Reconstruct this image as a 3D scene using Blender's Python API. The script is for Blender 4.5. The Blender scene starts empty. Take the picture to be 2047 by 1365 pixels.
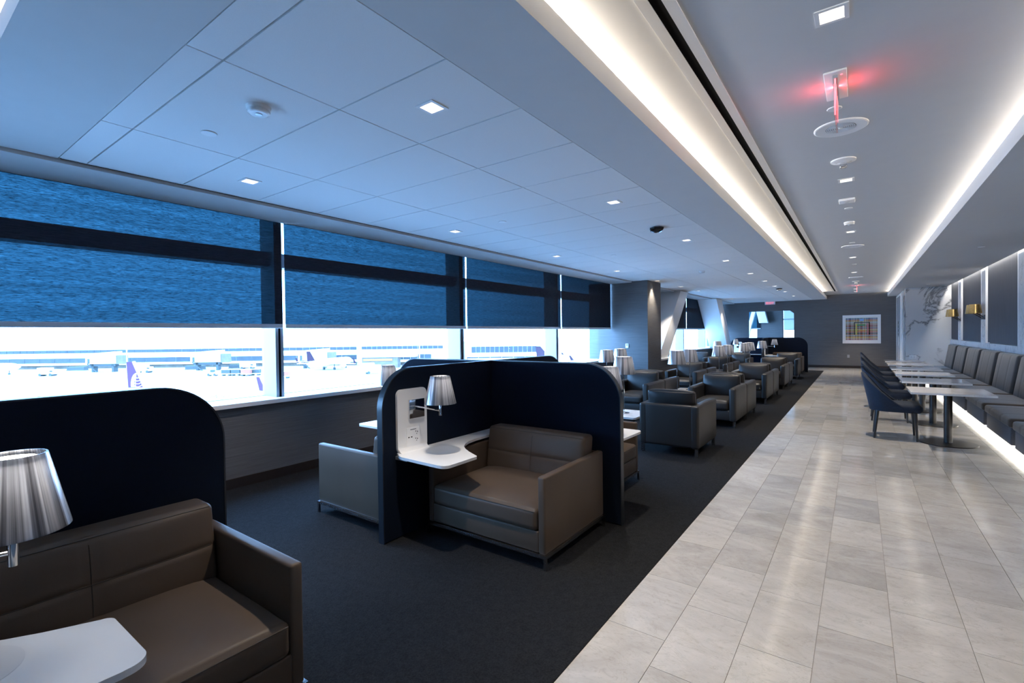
import bpy, math, random
from mathutils import Vector, Matrix
random.seed(7)
PI = math.pi
scene = bpy.context.scene
C = scene.collection

# ------------------------------------------------------------------ camera
YAW, PITCH, ROLL, CZ = math.radians(35.924), math.radians(-0.826), math.radians(-0.742), 1.53
fwd = Vector((-math.sin(YAW) * math.cos(PITCH), math.cos(YAW) * math.cos(PITCH), math.sin(PITCH)))
rgt0 = Vector((math.cos(YAW), math.sin(YAW), 0)); up0 = rgt0.cross(fwd)
rgt = rgt0 * math.cos(ROLL) + up0 * math.sin(ROLL)
upv = -rgt0 * math.sin(ROLL) + up0 * math.cos(ROLL)
cam = bpy.data.cameras.new('camera'); cam.sensor_width = 36; cam.lens = 958.14 / 2047 * 36
cam.clip_start = 0.02; cam.clip_end = 2000
camo = bpy.data.objects.new('camera', cam); C.objects.link(camo)
M = Matrix((rgt, upv, -fwd)).transposed().to_4x4(); M.translation = (0, 0, CZ)
camo.matrix_world = M
scene.camera = camo

# ------------------------------------------------------------------ sky (bright overcast), exposure
w = bpy.data.worlds.new('sky'); scene.world = w; w.use_nodes = True
bg = w.node_tree.nodes['Background']
bg.inputs[0].default_value = (0.25, 0.53, 1.0, 1); bg.inputs[1].default_value = 22.0
vs = scene.view_settings
vs.view_transform = 'Standard'; vs.look = 'None'; vs.gamma = 1; vs.use_curve_mapping = False; vs.exposure = 0.0

# strengths of the fittings the room has
COVE, SLOT, KICK, SPOT, SPOT_HI, BULB = 58.0, 95.0, 24.0, 160.0, 250.0, 6.0
WARM = (1.0, 0.88, 0.74); NEUT = (1.0, 0.87, 0.70)

# ------------------------------------------------------------------ materials
MATS = {}
def nmat(name):
    m = bpy.data.materials.new(name); m.use_nodes = True
    nt = m.node_tree; b = nt.nodes['Principled BSDF']; MATS[name] = m
    return m, nt, b
def N(nt, typ, **kw):
    n = nt.nodes.new(typ)
    for k, v in kw.items(): setattr(n, k, v)
    return n
def coords(nt, scale=(1, 1, 1), kind='Object'):
    tc = N(nt, 'ShaderNodeTexCoord'); mp = N(nt, 'ShaderNodeMapping')
    mp.inputs['Scale'].default_value = scale
    nt.links.new(tc.outputs[kind], mp.inputs['Vector']); return mp.outputs['Vector']
def noise(nt, vec, scale, detail=3, rough=.55, dist=0.0):
    n = N(nt, 'ShaderNodeTexNoise'); n.inputs['Scale'].default_value = scale
    n.inputs['Detail'].default_value = detail; n.inputs['Roughness'].default_value = rough; n.inputs['Distortion'].default_value = dist
    nt.links.new(vec, n.inputs['Vector']); return n.outputs['Fac']
def ramp(nt, fac, stops):
    r = N(nt, 'ShaderNodeValToRGB'); e = r.color_ramp.elements
    while len(e) < len(stops): e.new(.5)
    for k, (p, c) in enumerate(stops): e[k].position = p; e[k].color = (*c, 1)
    nt.links.new(fac, r.inputs['Fac']); return r.outputs['Color']
def bump(nt, b, h, strength=.2, dist=.01):
    bp = N(nt, 'ShaderNodeBump'); bp.inputs['Strength'].default_value = strength; bp.inputs['Distance'].default_value = dist
    nt.links.new(h, bp.inputs['Height']); nt.links.new(bp.outputs['Normal'], b.inputs['Normal'])
def mixc(nt, fac, a, b_, mode='MIX'):
    m = N(nt, 'ShaderNodeMix', data_type='RGBA', blend_type=mode)
    for s, v in ((m.inputs[0], fac), (m.inputs[6], a), (m.inputs[7], b_)):
        if hasattr(v, 'links') or hasattr(v, 'node'): nt.links.new(v, s)
        elif isinstance(v, (int, float)): s.default_value = v
        else: s.default_value = (*v, 1)
    return m.outputs[2]
def plain(name, col, rough=.5, metal=0.0, spec=.5, var=0.06, vscale=6.0, bstr=0.0, bscale=60.0, coat=0.0):
    m, nt, b = nmat(name)
    v = coords(nt); n = noise(nt, v, vscale)
    lo = tuple(c * (1 - var) for c in col); hi = tuple(min(1, c * (1 + var)) for c in col)
    nt.links.new(ramp(nt, n, [(.3, lo), (.7, hi)]), b.inputs['Base Color'])
    b.inputs['Roughness'].default_value = rough; b.inputs['Metallic'].default_value = metal
    b.inputs['Specular IOR Level'].default_value = spec; b.inputs['Coat Weight'].default_value = coat
    if bstr: bump(nt, b, noise(nt, v, bscale, 2), bstr, .002)
    return m
def emit(name, col, strength):
    m, nt, b = nmat(name)
    b.inputs['Base Color'].default_value = (.8, .8, .8, 1)
    b.inputs['Emission Color'].default_value = (*col, 1); b.inputs['Emission Strength'].default_value = strength
    return m
plain('plaster', (.62, .62, .62), .85, spec=.2, var=.01)
plain('ceil_tile', (.78, .78, .78), .9, spec=.15, var=.02, vscale=180, bstr=.08, bscale=400)
plain('reveal', (.30, .30, .31), .8, var=.02)
plain('white_solid', (.76, .76, .76), .22, spec=.5, var=.01)
plain('white_trim', (.84, .84, .84), .5, var=.01)
plain('black_slot', (.004, .004, .004), .9, spec=.1, var=.02)
plain('black_metal', (.02, .02, .022), .35, metal=.6, var=.1)
plain('gunmetal', (.065, .062, .060), .38, metal=.85, var=.15, vscale=14)
plain('chrome', (.82, .82, .83), .07, metal=1.0, var=.01)
plain('steel', (.46, .46, .47), .24, metal=1.0, var=.04)
plain('aluminium', (.52, .54, .57), .38, metal=.75, var=.03)
plain('hem_grey', (.70, .71, .73), .5, var=.02)
plain('frame_grey', (.32, .32, .32), .45, var=.03)
plain('pad_grey', (.58, .58, .585), .3, var=.02)
plain('brass', (.44, .31, .13), .30, metal=1.0, var=.12, vscale=30)
plain('navy', (.0042, .0090, .0200), .8, spec=.12, var=.08, vscale=40, bstr=.06, bscale=500)
plain('edge_black', (.011, .015, .021), .32, spec=.5, var=.05)
plain('taupe', (.090, .064, .046), .50, spec=.32, var=.05, vscale=5, bstr=.10, bscale=220)
plain('charcoal', (.027, .0245, .023), .42, spec=.4, var=.06, vscale=5, bstr=.10, bscale=240)
plain('seam_dark', (.050, .038, .029), .6, var=.03)
plain('base_brown', (.022, .016, .014), .45, var=.12, vscale=8)
plain('glass_dark', (.01, .012, .015), .05, spec=.8, var=.02)
plain('screen_grey', (.10, .13, .16), .2, var=.02)
plain('speaker_grey', (.30, .30, .31), .6, var=.02)
plain('leg_dark', (.018, .016, .016), .35, var=.1)
emit('led_cove', WARM, COVE); emit('led_slot', (1, .95, .88), SLOT); emit('led_kick', (1, .93, .82), KICK)
emit('lamp_face', (1, .90, .76), 24.0); emit('bulb', (1, .93, .84), 9.0); emit('exit_red', (1, .05, .07), 1.6); emit('led_dot', (1, .02, .08), 3.0)

m, nt, b = nmat('wallpaper')           # grasscloth: fine horizontal fibres
v = coords(nt, (1.5, 1.5, 70)); n = noise(nt, v, 2.2, 4, .6, .3); v2 = coords(nt, (.6, .6, 260)); n2 = noise(nt, v2, 2.0, 2)
nt.links.new(mixc(nt, .45, ramp(nt, n, [(.3, (.085, .084, .086)), (.7, (.155, .152, .154))]), ramp(nt, n2, [(.35, (.070, .069, .072)), (.65, (.172, .168, .170))])), b.inputs['Base Color'])
b.inputs['Roughness'].default_value = .75; bump(nt, b, n, .35, .004)

m, nt, b = nmat('wall_fabric')         # upright weave of the wall panels
v = coords(nt, (60, 60, 1.2)); n = noise(nt, v, 2.0, 4, .6)
nt.links.new(ramp(nt, n, [(.3, (.040, .043, .054)), (.7, (.075, .079, .095))]), b.inputs['Base Color'])
b.inputs['Roughness'].default_value = .8; bump(nt, b, n, .25, .003)

m, nt, b = nmat('carpet_pile')
v = coords(nt); n = noise(nt, v, 130, 2, .7); n2 = noise(nt, v, 22, 3)
nt.links.new(mixc(nt, .35, ramp(nt, n, [(.3, (.004, .0045, .006)), (.66, (.024, .025, .028))]), ramp(nt, n2, [(.35, (.008, .009, .010)), (.65, (.018, .019, .021))])), b.inputs['Base Color'])
b.inputs['Roughness'].default_value = .95; b.inputs['Specular IOR Level'].default_value = .1; bump(nt, b, n, .7, .008)

m, nt, b = nmat('floor_stone')         # pale grey marble, each tile its own tone
oi = N(nt, 'ShaderNodeObjectInfo'); tc = N(nt, 'ShaderNodeNewGeometry')
vm = N(nt, 'ShaderNodeVectorMath', operation='MULTIPLY'); vm.inputs[1].default_value = (1, 1.7, 1)
nt.links.new(tc.outputs['Position'], vm.inputs[0])
ad = N(nt, 'ShaderNodeVectorMath', operation='ADD'); sc_ = N(nt, 'ShaderNodeVectorMath', operation='SCALE'); sc_.inputs['Scale'].default_value = 90
cb = N(nt, 'ShaderNodeCombineXYZ')
for k in range(3): nt.links.new(oi.outputs['Random'], cb.inputs[k])
nt.links.new(cb.outputs[0], sc_.inputs[0]); nt.links.new(vm.outputs[0], ad.inputs[0]); nt.links.new(sc_.outputs[0], ad.inputs[1])
vv = ad.outputs[0]
tone = ramp(nt, oi.outputs['Random'], [(0, (.37, .355, .335)), (.10, (.46, .44, .41)), (.5, (.52, .495, .46)), (.86, (.56, .535, .49)), (.95, (.36, .355, .355)), (1, (.53, .50, .445))])
n1 = noise(nt, vv, 1.5, 9, .70, 1.2); n2 = noise(nt, vv, 5.0, 8, .74, 1.8); n3 = noise(nt, vv, 30, 4, .7); n4 = noise(nt, vv, 2.6, 10, .62, 2.2)
c1 = mixc(nt, ramp(nt, n1, [(.34, (0, 0, 0)), (.64, (1, 1, 1))]), mixc(nt, 1.0, tone, (.83, .825, .82), 'MULTIPLY'), mixc(nt, .45, tone, (.62, .60, .57)))
c2 = mixc(nt, ramp(nt, n2, [(.54, (0, 0, 0)), (.70, (.42, .42, .42))]), c1, (.29, .275, .26))
sb = N(nt, 'ShaderNodeMath', operation='SUBTRACT'); sb.inputs[1].default_value = .5; nt.links.new(n4, sb.inputs[0]); ab_ = N(nt, 'ShaderNodeMath', operation='ABSOLUTE'); nt.links.new(sb.outputs[0], ab_.inputs[0])
c2 = mixc(nt, ramp(nt, ab_.outputs[0], [(0, (.30, .30, .30)), (.010, (0, 0, 0))]), c2, (.26, .235, .18))
c3 = mixc(nt, ramp(nt, n3, [(.58, (0, 0, 0)), (.74, (.35, .35, .35))]), c2, (.22, .205, .185))
nt.links.new(c3, b.inputs['Base Color'])
nt.links.new(ramp(nt, n2, [(.2, (.07, .07, .07)), (.8, (.17, .17, .17))]), b.inputs['Roughness'])
b.inputs['Specular IOR Level'].default_value = .5
plain('grout', (.26, .245, .225), .9, var=.05)

def marble(name, base, vein, rough, vscale, coat=0.0):
    m, nt, b = nmat(name)
    v = coords(nt, (1, 1, 1)); n0 = noise(nt, v, vscale * .8, 5, .6, .4)
    wv = N(nt, 'ShaderNodeTexNoise'); wv.inputs['Scale'].default_value = vscale; wv.inputs['Detail'].default_value = 9
    wv.inputs['Roughness'].default_value = .62; wv.inputs['Distortion'].default_value = 1.6
    nt.links.new(v, wv.inputs['Vector'])
    sub = N(nt, 'ShaderNodeMath', operation='SUBTRACT'); sub.inputs[1].default_value = .5; nt.links.new(wv.outputs['Fac'], sub.inputs[0])
    ab = N(nt, 'ShaderNodeMath', operation='ABSOLUTE'); nt.links.new(sub.outputs[0], ab.inputs[0])
    veins = ramp(nt, ab.outputs[0], [(0, (.95, .95, .95)), (.010, (.55, .55, .55)), (.032, (0, 0, 0))])
    patch = ramp(nt, n0, [(.44, (0, 0, 0)), (.54, (1, 1, 1))])
    f = mixc(nt, 1.0, veins, patch, 'MULTIPLY')
    nt.links.new(mixc(nt, f, base, vein), b.inputs['Base Color']); b.inputs['Roughness'].default_value = rough
    b.inputs['Coat Weight'].default_value = coat
    return m
marble('wall_marble', (.72, .72, .72), (.17, .17, .18), .10, .55)
marble('rail_marble', (.66, .67, .69), (.38, .39, .41), .18, 2.6)
marble('table_marble', (.80, .78, .76), (.58, .56, .54), .10, 1.6, .0)

def fabric(name, lo, hi, sc, rough=.9, sheen=.2):
    m, nt, b = nmat(name); v = coords(nt); n = noise(nt, v, sc, 3, .7)
    nt.links.new(ramp(nt, n, [(.3, lo), (.7, hi)]), b.inputs['Base Color']); b.inputs['Roughness'].default_value = rough
    b.inputs['Sheen Weight'].default_value = sheen; b.inputs['Sheen Roughness'].default_value = .4
    bump(nt, b, n, .25, .003)
fabric('bench_cloth', (.026, .020, .0165), (.046, .037, .030), 260, .92, .25)
fabric('bench_cloth_blue', (.022, .022, .024), (.040, .040, .043), 260, .92, .25)
fabric('bench_base', (.030, .034, .044), (.048, .053, .066), 120, .8, .15)
fabric('velvet', (.0012, .007, .021), (.003, .013, .034), 40, .8, .06)

m, nt, b = nmat('lamp_shade')          # smoky mirrored film with faint upright pleats, lets some of the bulb through
nz_ = N(nt, 'ShaderNodeVectorMath', operation='NORMALIZE'); nt.links.new(coords(nt, (1, 1, 0)), nz_.inputs[0]); v = nz_.outputs[0]
n = noise(nt, v, 16, 2, .6); n2 = noise(nt, v, 4.0, 2, .6)
f = mixc(nt, .5, ramp(nt, n, [(.36, (.16, .16, .17)), (.64, (.74, .74, .76))]), ramp(nt, n2, [(.38, (.18, .18, .19)), (.62, (.80, .80, .82))]))
nt.links.new(f, b.inputs['Base Color']); b.inputs['Metallic'].default_value = 1.0; b.inputs['Roughness'].default_value = .20
bump(nt, b, n, .18, .004)
tr = N(nt, 'ShaderNodeBsdfTranslucent'); nt.links.new(f, tr.inputs['Color'])
mx = N(nt, 'ShaderNodeMixShader'); mx.inputs[0].default_value = .40
nt.links.new(b.outputs[0], mx.inputs[1]); nt.links.new(tr.outputs[0], mx.inputs[2])
nt.links.new(mx.outputs[0], nt.nodes['Material Output'].inputs['Surface'])

def see_through(name, col, refl=.06):
    m, nt, b = nmat(name)
    t = N(nt, 'ShaderNodeBsdfTransparent'); t.inputs['Color'].default_value = (*col, 1)
    g = N(nt, 'ShaderNodeBsdfGlossy'); g.inputs['Roughness'].default_value = .02; g.inputs['Color'].default_value = (.9, .95, 1, 1)
    lw = N(nt, 'ShaderNodeFresnel'); lw.inputs['IOR'].default_value = 1.45
    v = coords(nt); nn = noise(nt, v, .6); mul = N(nt, 'ShaderNodeMath', operation='MULTIPLY')
    nt.links.new(lw.outputs[0], mul.inputs[0]); mul.inputs[1].default_value = refl / .06 * .6
    mx = N(nt, 'ShaderNodeMixShader'); nt.links.new(mul.outputs[0], mx.inputs[0])
    nt.links.new(t.outputs[0], mx.inputs[1]); nt.links.new(g.outputs[0], mx.inputs[2])
    nt.links.new(mx.outputs[0], nt.nodes['Material Output'].inputs['Surface'])
see_through('window_glass', (.90, .95, .98))
see_through('acrylic', (.92, .80, .80))

m, nt, b = nmat('blind_weave')         # woven solar screen: open threads, fewer gaps at a slant
v = coords(nt, (1, 9, 95)); n = noise(nt, v, 1.1, 5, .72, .2); v2 = coords(nt, (1, .35, 16)); n2 = noise(nt, v2, 1.0, 3)
n3 = noise(nt, coords(nt, (1, 30, 260)), 1.0, 2, .7)
op = mixc(nt, .5, ramp(nt, n, [(.36, (.001, .001, .001)), (.66, (.044, .044, .044))]), ramp(nt, n3, [(.36, (.001, .001, .001)), (.68, (.048, .048, .048))]))
op = mixc(nt, .55, op, ramp(nt, n2, [(.3, (.45, .45, .45)), (.7, (1.3, 1.3, 1.3))]), 'MULTIPLY')
lw = N(nt, 'ShaderNodeLayerWeight'); lw.inputs['Blend'].default_value = .5
fc = ramp(nt, lw.outputs['Facing'], [(.02, (1, 1, 1)), (.24, (.72, .72, .72)), (.42, (.30, .30, .30)), (.54, (.12, .12, .12)), (.75, (.04, .04, .04))])
op = mixc(nt, 1.0, op, fc, 'MULTIPLY')
t = N(nt, 'ShaderNodeBsdfTransparent'); t.inputs['Color'].default_value = (.22, .72, 1, 1)
nt.links.new(ramp(nt, n, [(.3, (.010, .012, .018)), (.7, (.030, .034, .046))]), b.inputs['Base Color']); b.inputs['Roughness'].default_value = .85
b.inputs['Specular IOR Level'].default_value = .15
mx = N(nt, 'ShaderNodeMixShader'); nt.links.new(op, mx.inputs[0]); nt.links.new(b.outputs[0], mx.inputs[1]); nt.links.new(t.outputs[0], mx.inputs[2])
nt.links.new(mx.outputs[0], nt.nodes['Material Output'].inputs['Surface'])

m, nt, b = nmat('plaid_print')         # woven-stripe print of the picture
tc = N(nt, 'ShaderNodeTexCoord'); sp = N(nt, 'ShaderNodeSeparateXYZ'); nt.links.new(tc.outputs['Object'], sp.inputs[0])
def stripes(sock, cols, freq, seed):
    mu = N(nt, 'ShaderNodeMath', operation='MULTIPLY_ADD'); mu.inputs[1].default_value = freq; mu.inputs[2].default_value = seed
    nt.links.new(sock, mu.inputs[0]); fl = N(nt, 'ShaderNodeMath', operation='FLOOR'); nt.links.new(mu.outputs[0], fl.inputs[0])
    wn = N(nt, 'ShaderNodeTexWhiteNoise', noise_dimensions='1D'); nt.links.new(fl.outputs[0], wn.inputs['W'])
    r = N(nt, 'ShaderNodeValToRGB'); r.color_ramp.interpolation = 'CONSTANT'; e = r.color_ramp.elements
    while len(e) < len(cols): e.new(.5)
    for k, c in enumerate(cols): e[k].position = k / len(cols); e[k].color = (*c, 1)
    nt.links.new(wn.outputs['Value'], r.inputs['Fac']); return r.outputs['Color'], mu.outputs[0]
PAL = [(.55, .10, .12), (.75, .45, .05), (.05, .22, .14), (.12, .25, .50), (.55, .55, .50), (.02, .02, .03), (.70, .20, .10), (.30, .30, .33), (.60, .55, .15), (.35, .45, .55)]
h, hs = stripes(sp.outputs['Z'], PAL, 46, 3.3); vx, vs_ = stripes(sp.outputs['X'], [(.02, .02, .03), (.5, .5, .48), (.3, .08, .09), (.5, .5, .5), (.12, .16, .14), (.45, .5, .5), (.35, .3, .1)], 38, 11.7)
nt.links.new(mixc(nt, .45, h, vx), b.inputs['Base Color']); b.inputs['Roughness'].default_value = .4

# outside
plain('concrete', (.34, .34, .34), .9, var=.10, vscale=.05)
plain('terminal_white', (.82, .82, .82), .8, var=.03, vscale=.1)
plain('terminal_glass', (.030, .034, .036), .4, var=.25, vscale=.25)
plain('terminal_shade', (.14, .11, .08), .8, var=.25, vscale=.3)  # ground-floor shade of the terminals put into a colour; also cabs, skids, kiosk wall
plain('plane_white', (.86, .86, .86), .35, var=.01)
plain('fin_violet', (.088, .042, .066), .7, spec=0.0, var=.04)
plain('fin_blue', (.05, .03, .042), .7, spec=0.0, var=.04)
plain('text_blue', (.10, .05, .035), .5, var=.02)
plain('globe_pale', (.2, .2, .25), .5, var=.02)
plain('ramp_grey', (.05, .055, .05), .6, var=.15)
plain('ramp_red', (.30, .09, .055), .6, var=.05)
plain('far_haze', (.34, .33, .32), .9, var=.02)
plain('sign_yellow', (.30, .12, .03), .6, var=.1)

# ------------------------------------------------------------------ mesh helpers
def text_mesh(name, body, size, mat, extrude=.001, space=1.0):
    t = bpy.data.curves.new(name, 'FONT'); t.body = body; t.size = size; t.align_x = 'CENTER'; t.align_y = 'CENTER'; t.extrude = extrude; t.space_character = space
    to = bpy.data.objects.new(name, t); me = bpy.data.meshes.new_from_object(to); bpy.data.objects.remove(to); me.materials.clear(); me.materials.append(MATS[mat]); return me
class MB:
    def __init__(s): s.v = []; s.f = []; s.smooth = False
    def add(s, vs, fs):
        o = len(s.v); s.v += [tuple(p) for p in vs]; s.f += [tuple(i + o for i in f) for f in fs]; return s
    def box(s, x0, x1, y0, y1, z0, z1):
        return s.add([(x0, y0, z0), (x1, y0, z0), (x1, y1, z0), (x0, y1, z0), (x0, y0, z1), (x1, y0, z1), (x1, y1, z1), (x0, y1, z1)],
                     [(0, 3, 2, 1), (4, 5, 6, 7), (0, 1, 5, 4), (1, 2, 6, 5), (2, 3, 7, 6), (3, 0, 4, 7)])
    def prism(s, poly, axis, lo, hi):
        """poly: 2-D outline; axis 'x': (y,z), 'y': (x,z), 'z': (x,y)"""
        def P(a, b, t): return {'x': (t, a, b), 'y': (a, t, b), 'z': (a, b, t)}[axis]
        n = len(poly); ar = sum(poly[i][0] * poly[(i + 1) % n][1] - poly[(i + 1) % n][0] * poly[i][1] for i in range(n))
        flip = (ar > 0) == (axis == 'y')
        vs = [P(a, b, lo) for a, b in poly] + [P(a, b, hi) for a, b in poly]
        fs = [tuple(range(n - 1, -1, -1)), tuple(range(n, 2 * n))] + [(i, (i + 1) % n, n + (i + 1) % n, n + i) for i in range(n)]
        if flip: fs = [f[::-1] for f in fs]
        return s.add(vs, fs)
    def lathe(s, prof, c=(0, 0, 0), seg=24, axis='z', closed=False):
        vs = []; n = len(prof)
        for k in range(seg):
            a = 2 * PI * k / seg
            for r, h in prof:
                p = (r * math.cos(a), r * math.sin(a), h)
                if axis == 'x': p = (h, r * math.cos(a), r * math.sin(a))
                if axis == 'y': p = (r * math.sin(a), h, r * math.cos(a))
                vs.append((p[0] + c[0], p[1] + c[1], p[2] + c[2]))
        fs = []
        for k in range(seg):
            k2 = (k + 1) % seg
            for i in range(n - 1): fs.append((k * n + i, k2 * n + i, k2 * n + i + 1, k * n + i + 1))
            if closed: fs.append((k * n + n - 1, k2 * n + n - 1, k2 * n, k * n))
        if not closed:
            if prof[0][0] > 1e-6: fs.append(tuple(k * n for k in range(seg - 1, -1, -1)))
            if prof[-1][0] > 1e-6: fs.append(tuple(k * n + n - 1 for k in range(seg)))
        return s.add(vs, fs)
    def tube(s, path, r, seg=8):
        path = [Vector(p) for p in path]; vs = []
        for i, p in enumerate(path):
            d = (path[min(i + 1, len(path) - 1)] - path[max(i - 1, 0)]).normalized()
            a = d.orthogonal().normalized(); b_ = d.cross(a)
            rr = r[i] if isinstance(r, (list, tuple)) else r
            for k in range(seg):
                t_ = 2 * PI * k / seg; vs.append(p + (a * math.cos(t_) + b_ * math.sin(t_)) * rr)
        fs = [(i * seg + k, i * seg + (k + 1) % seg, (i + 1) * seg + (k + 1) % seg, (i + 1) * seg + k) for i in range(len(path) - 1) for k in range(seg)]
        fs += [tuple(range(seg - 1, -1, -1)), tuple(range((len(path) - 1) * seg, len(path) * seg))]
        return s.add(vs, fs)
    def soft(s, x0, x1, y0, y1, z0, z1, r=.02, crown=(0, 0, 0), n=5, warp=None, rs=2):
        """rounded box with optional crowned faces; warp(u,v,w,pos)->pos for seams and leans"""
        c = Vector(((x0 + x1) / 2, (y0 + y1) / 2, (z0 + z1) / 2)); hf = Vector(((x1 - x0) / 2, (y1 - y0) / 2, (z1 - z0) / 2))
        ax = []
        for k in range(3):
            e = min(r / hf[k], .98); inner = [-(1 - e) + 2 * (1 - e) * i / n for i in range(n + 1)]
            edge = [-1 + e * i / rs for i in range(rs)]
            ax.append(edge + inner + [-t for t in edge[::-1]])
        idx = {}; vs = []; fs = []
        def vert(i, j, k):
            if (i, j, k) in idx: return idx[(i, j, k)]
            u, v, w_ = ax[0][i], ax[1][j], ax[2][k]
            p = Vector((u * hf[0], v * hf[1], w_ * hf[2])); inn = Vector(tuple(max(-(hf[q] - r), min(hf[q] - r, p[q])) for q in range(3)))
            d = p - inn
            if d.length > 1e-9: p = inn + d.normalized() * r
            bl = lambda a_: 1 - a_ ** 4
            if crown[0] and abs(u) > .99: p.x += math.copysign(crown[0] * bl(v) * bl(w_), u)
            if crown[1] and abs(v) > .99: p.y += math.copysign(crown[1] * bl(u) * bl(w_), v)
            if crown[2] and abs(w_) > .99: p.z += math.copysign(crown[2] * bl(u) * bl(v), w_)
            p = p + c
            if warp: p = Vector(warp(u, v, w_, p))
            idx[(i, j, k)] = len(vs); vs.append(p); return idx[(i, j, k)]
        L = [len(a) - 1 for a in ax]
        for i in range(L[0]):
            for j in range(L[1]):
                fs.append((vert(i, j, 0), vert(i, j + 1, 0), vert(i + 1, j + 1, 0), vert(i + 1, j, 0)))
                fs.append((vert(i, j, L[2]), vert(i + 1, j, L[2]), vert(i + 1, j + 1, L[2]), vert(i, j + 1, L[2])))
        for i in range(L[0]):
            for k in range(L[2]):
                fs.append((vert(i, 0, k), vert(i + 1, 0, k), vert(i + 1, 0, k + 1), vert(i, 0, k + 1)))
                fs.append((vert(i, L[1], k), vert(i, L[1], k + 1), vert(i + 1, L[1], k + 1), vert(i + 1, L[1], k)))
        for j in range(L[1]):
            for k in range(L[2]):
                fs.append((vert(0, j, k), vert(0, j, k + 1), vert(0, j + 1, k + 1), vert(0, j + 1, k)))
                fs.append((vert(L[0], j, k), vert(L[0], j + 1, k), vert(L[0], j + 1, k + 1), vert(L[0], j, k + 1)))
        s.smooth = True
        return s.add(vs, fs)
    def mesh(s, name, mat, smooth=None, ang=35):
        me = bpy.data.meshes.new(name); me.from_pydata(s.v, [], s.f); me.update()
        if s.smooth if smooth is None else smooth:
            me.shade_smooth(); me.set_sharp_from_angle(angle=math.radians(ang))
        me.materials.append(MATS[mat]); return me

def tag(o, label=None, cat=None, group=None, kind=None):
    for k, v_ in (('label', label), ('category', cat), ('group', group), ('kind', kind)):
        if v_: o[k] = v_
    return o
def ob(name, mb, mat, parent=None, loc=None, rz=None, smooth=None, **kw):
    me = mb if isinstance(mb, bpy.types.Mesh) else mb.mesh(name, mat, smooth)
    o = bpy.data.objects.new(name, me); C.objects.link(o)
    if parent: o.parent = parent
    if loc is not None: o.location = loc
    if rz: o.rotation_euler = (0, 0, rz)
    return tag(o, **kw)
def empty(name, loc=(0, 0, 0), rz=0, **kw):
    o = bpy.data.objects.new(name, None); C.objects.link(o); o.location = loc; o.rotation_euler = (0, 0, rz)
    o.empty_display_size = .1
    return tag(o, **kw)
def dup(root, loc, rz=0, **kw):
    r = root.copy(); C.objects.link(r); r.location = loc; r.rotation_euler = (0, 0, rz)
    for ch in list(root.children):
        c = ch.copy(); C.objects.link(c); c.parent = r
        for g in list(ch.children):
            d = g.copy(); C.objects.link(d); d.parent = c
    return tag(r, **kw)
def arc(cx, cy, r, a0, a1, n=8):
    return [(cx + r * math.cos(math.radians(a0 + (a1 - a0) * i / n)), cy + r * math.sin(math.radians(a0 + (a1 - a0) * i / n))) for i in range(n + 1)]
def rrect(x0, x1, y0, y1, r, n=6):
    return arc(x1 - r, y0 + r, r, -90, 0, n) + arc(x1 - r, y1 - r, r, 0, 90, n) + arc(x0 + r, y1 - r, r, 90, 180, n) + arc(x0 + r, y0 + r, r, 180, 270, n)

ORD = ['first', 'second', 'third', 'fourth', 'fifth', 'sixth', 'seventh', 'eighth', 'ninth', 'tenth']

# ------------------------------------------------------------------ room shell
ZL, ZH, YF, Y0 = 2.818, 2.99, 23.6, -5.0
XE, XW, XG, XB = -1.09, -5.15, -5.52, 2.27     # carpet edge, low wall, glass, bench wall
st = dict(kind='structure')
floor = ob('floor', MB().box(-6, 3.2, Y0, YF + 5.5, -.25, -.006), 'grout', **st, label='pale marble tile floor of the walkway')
carp = ob('floor_carpet', MB().box(XW - .02, XE, Y0, 21.72, -.006, .004), 'carpet_pile', **st, label='dark charcoal carpet under the lounge seating')
TW, TL = .305, .605
OFFS = [2.345, 2.126, 2.528, 2.917, 2.699, 2.485, 2.2, 2.62, 2.36]
tile_me = MB().box(0, 1, 0, 1, -.03, 0).mesh('tile', 'floor_stone')
spots = []
for c_ in range(9):
    y = OFFS[c_] - TL * 2
    while y < YF - .02:
        spots.append((XE + c_ * TW, y, TW, min(TL, YF - y))); y += TL
rest = MB(); far_tiles = []
front = sorted([t_ for t_ in spots if t_[1] + t_[3] > 1.4], key=lambda t_: t_[1])
g_ = .0026
for i, (x, y, tw, tl) in enumerate(front):
    if i < 298:
        o = ob('tile', tile_me, 'floor_stone', floor); o.location = (x + g_ / 2, y + g_ / 2, 0); o.scale = (tw - g_, tl - g_, 1)
    else: rest.box(x + g_ / 2, x + tw - g_ / 2, y + g_ / 2, y + tl - g_ / 2, -.03, 0)
for (x, y, tw, tl) in spots:
    if y + tl <= 1.4: rest.box(x + g_ / 2, x + tw - g_ / 2, y + g_ / 2, y + tl - g_ / 2, -.03, 0)
y = 21.725; r_ = 0
while y < YF - .05:
    x = -5.4 - (r_ % 2) * .3
    while x < XE - .01:
        rest.box(x + g_ / 2, min(x + TL, XE) - g_ / 2, y + g_ / 2, min(y + TW, YF) - g_ / 2, -.03, 0); x += TL
    y += TW; r_ += 1
for k in range(12):
    for c_ in range(4): rest.box(1.655 + c_ * TW, 1.655 + (c_ + 1) * TW - g_, Y0 + k * 2.4, Y0 + (k + 1) * 2.4 - g_, -.03, 0)
ob('tile_field', rest, 'floor_stone', floor, kind='stuff')

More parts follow.
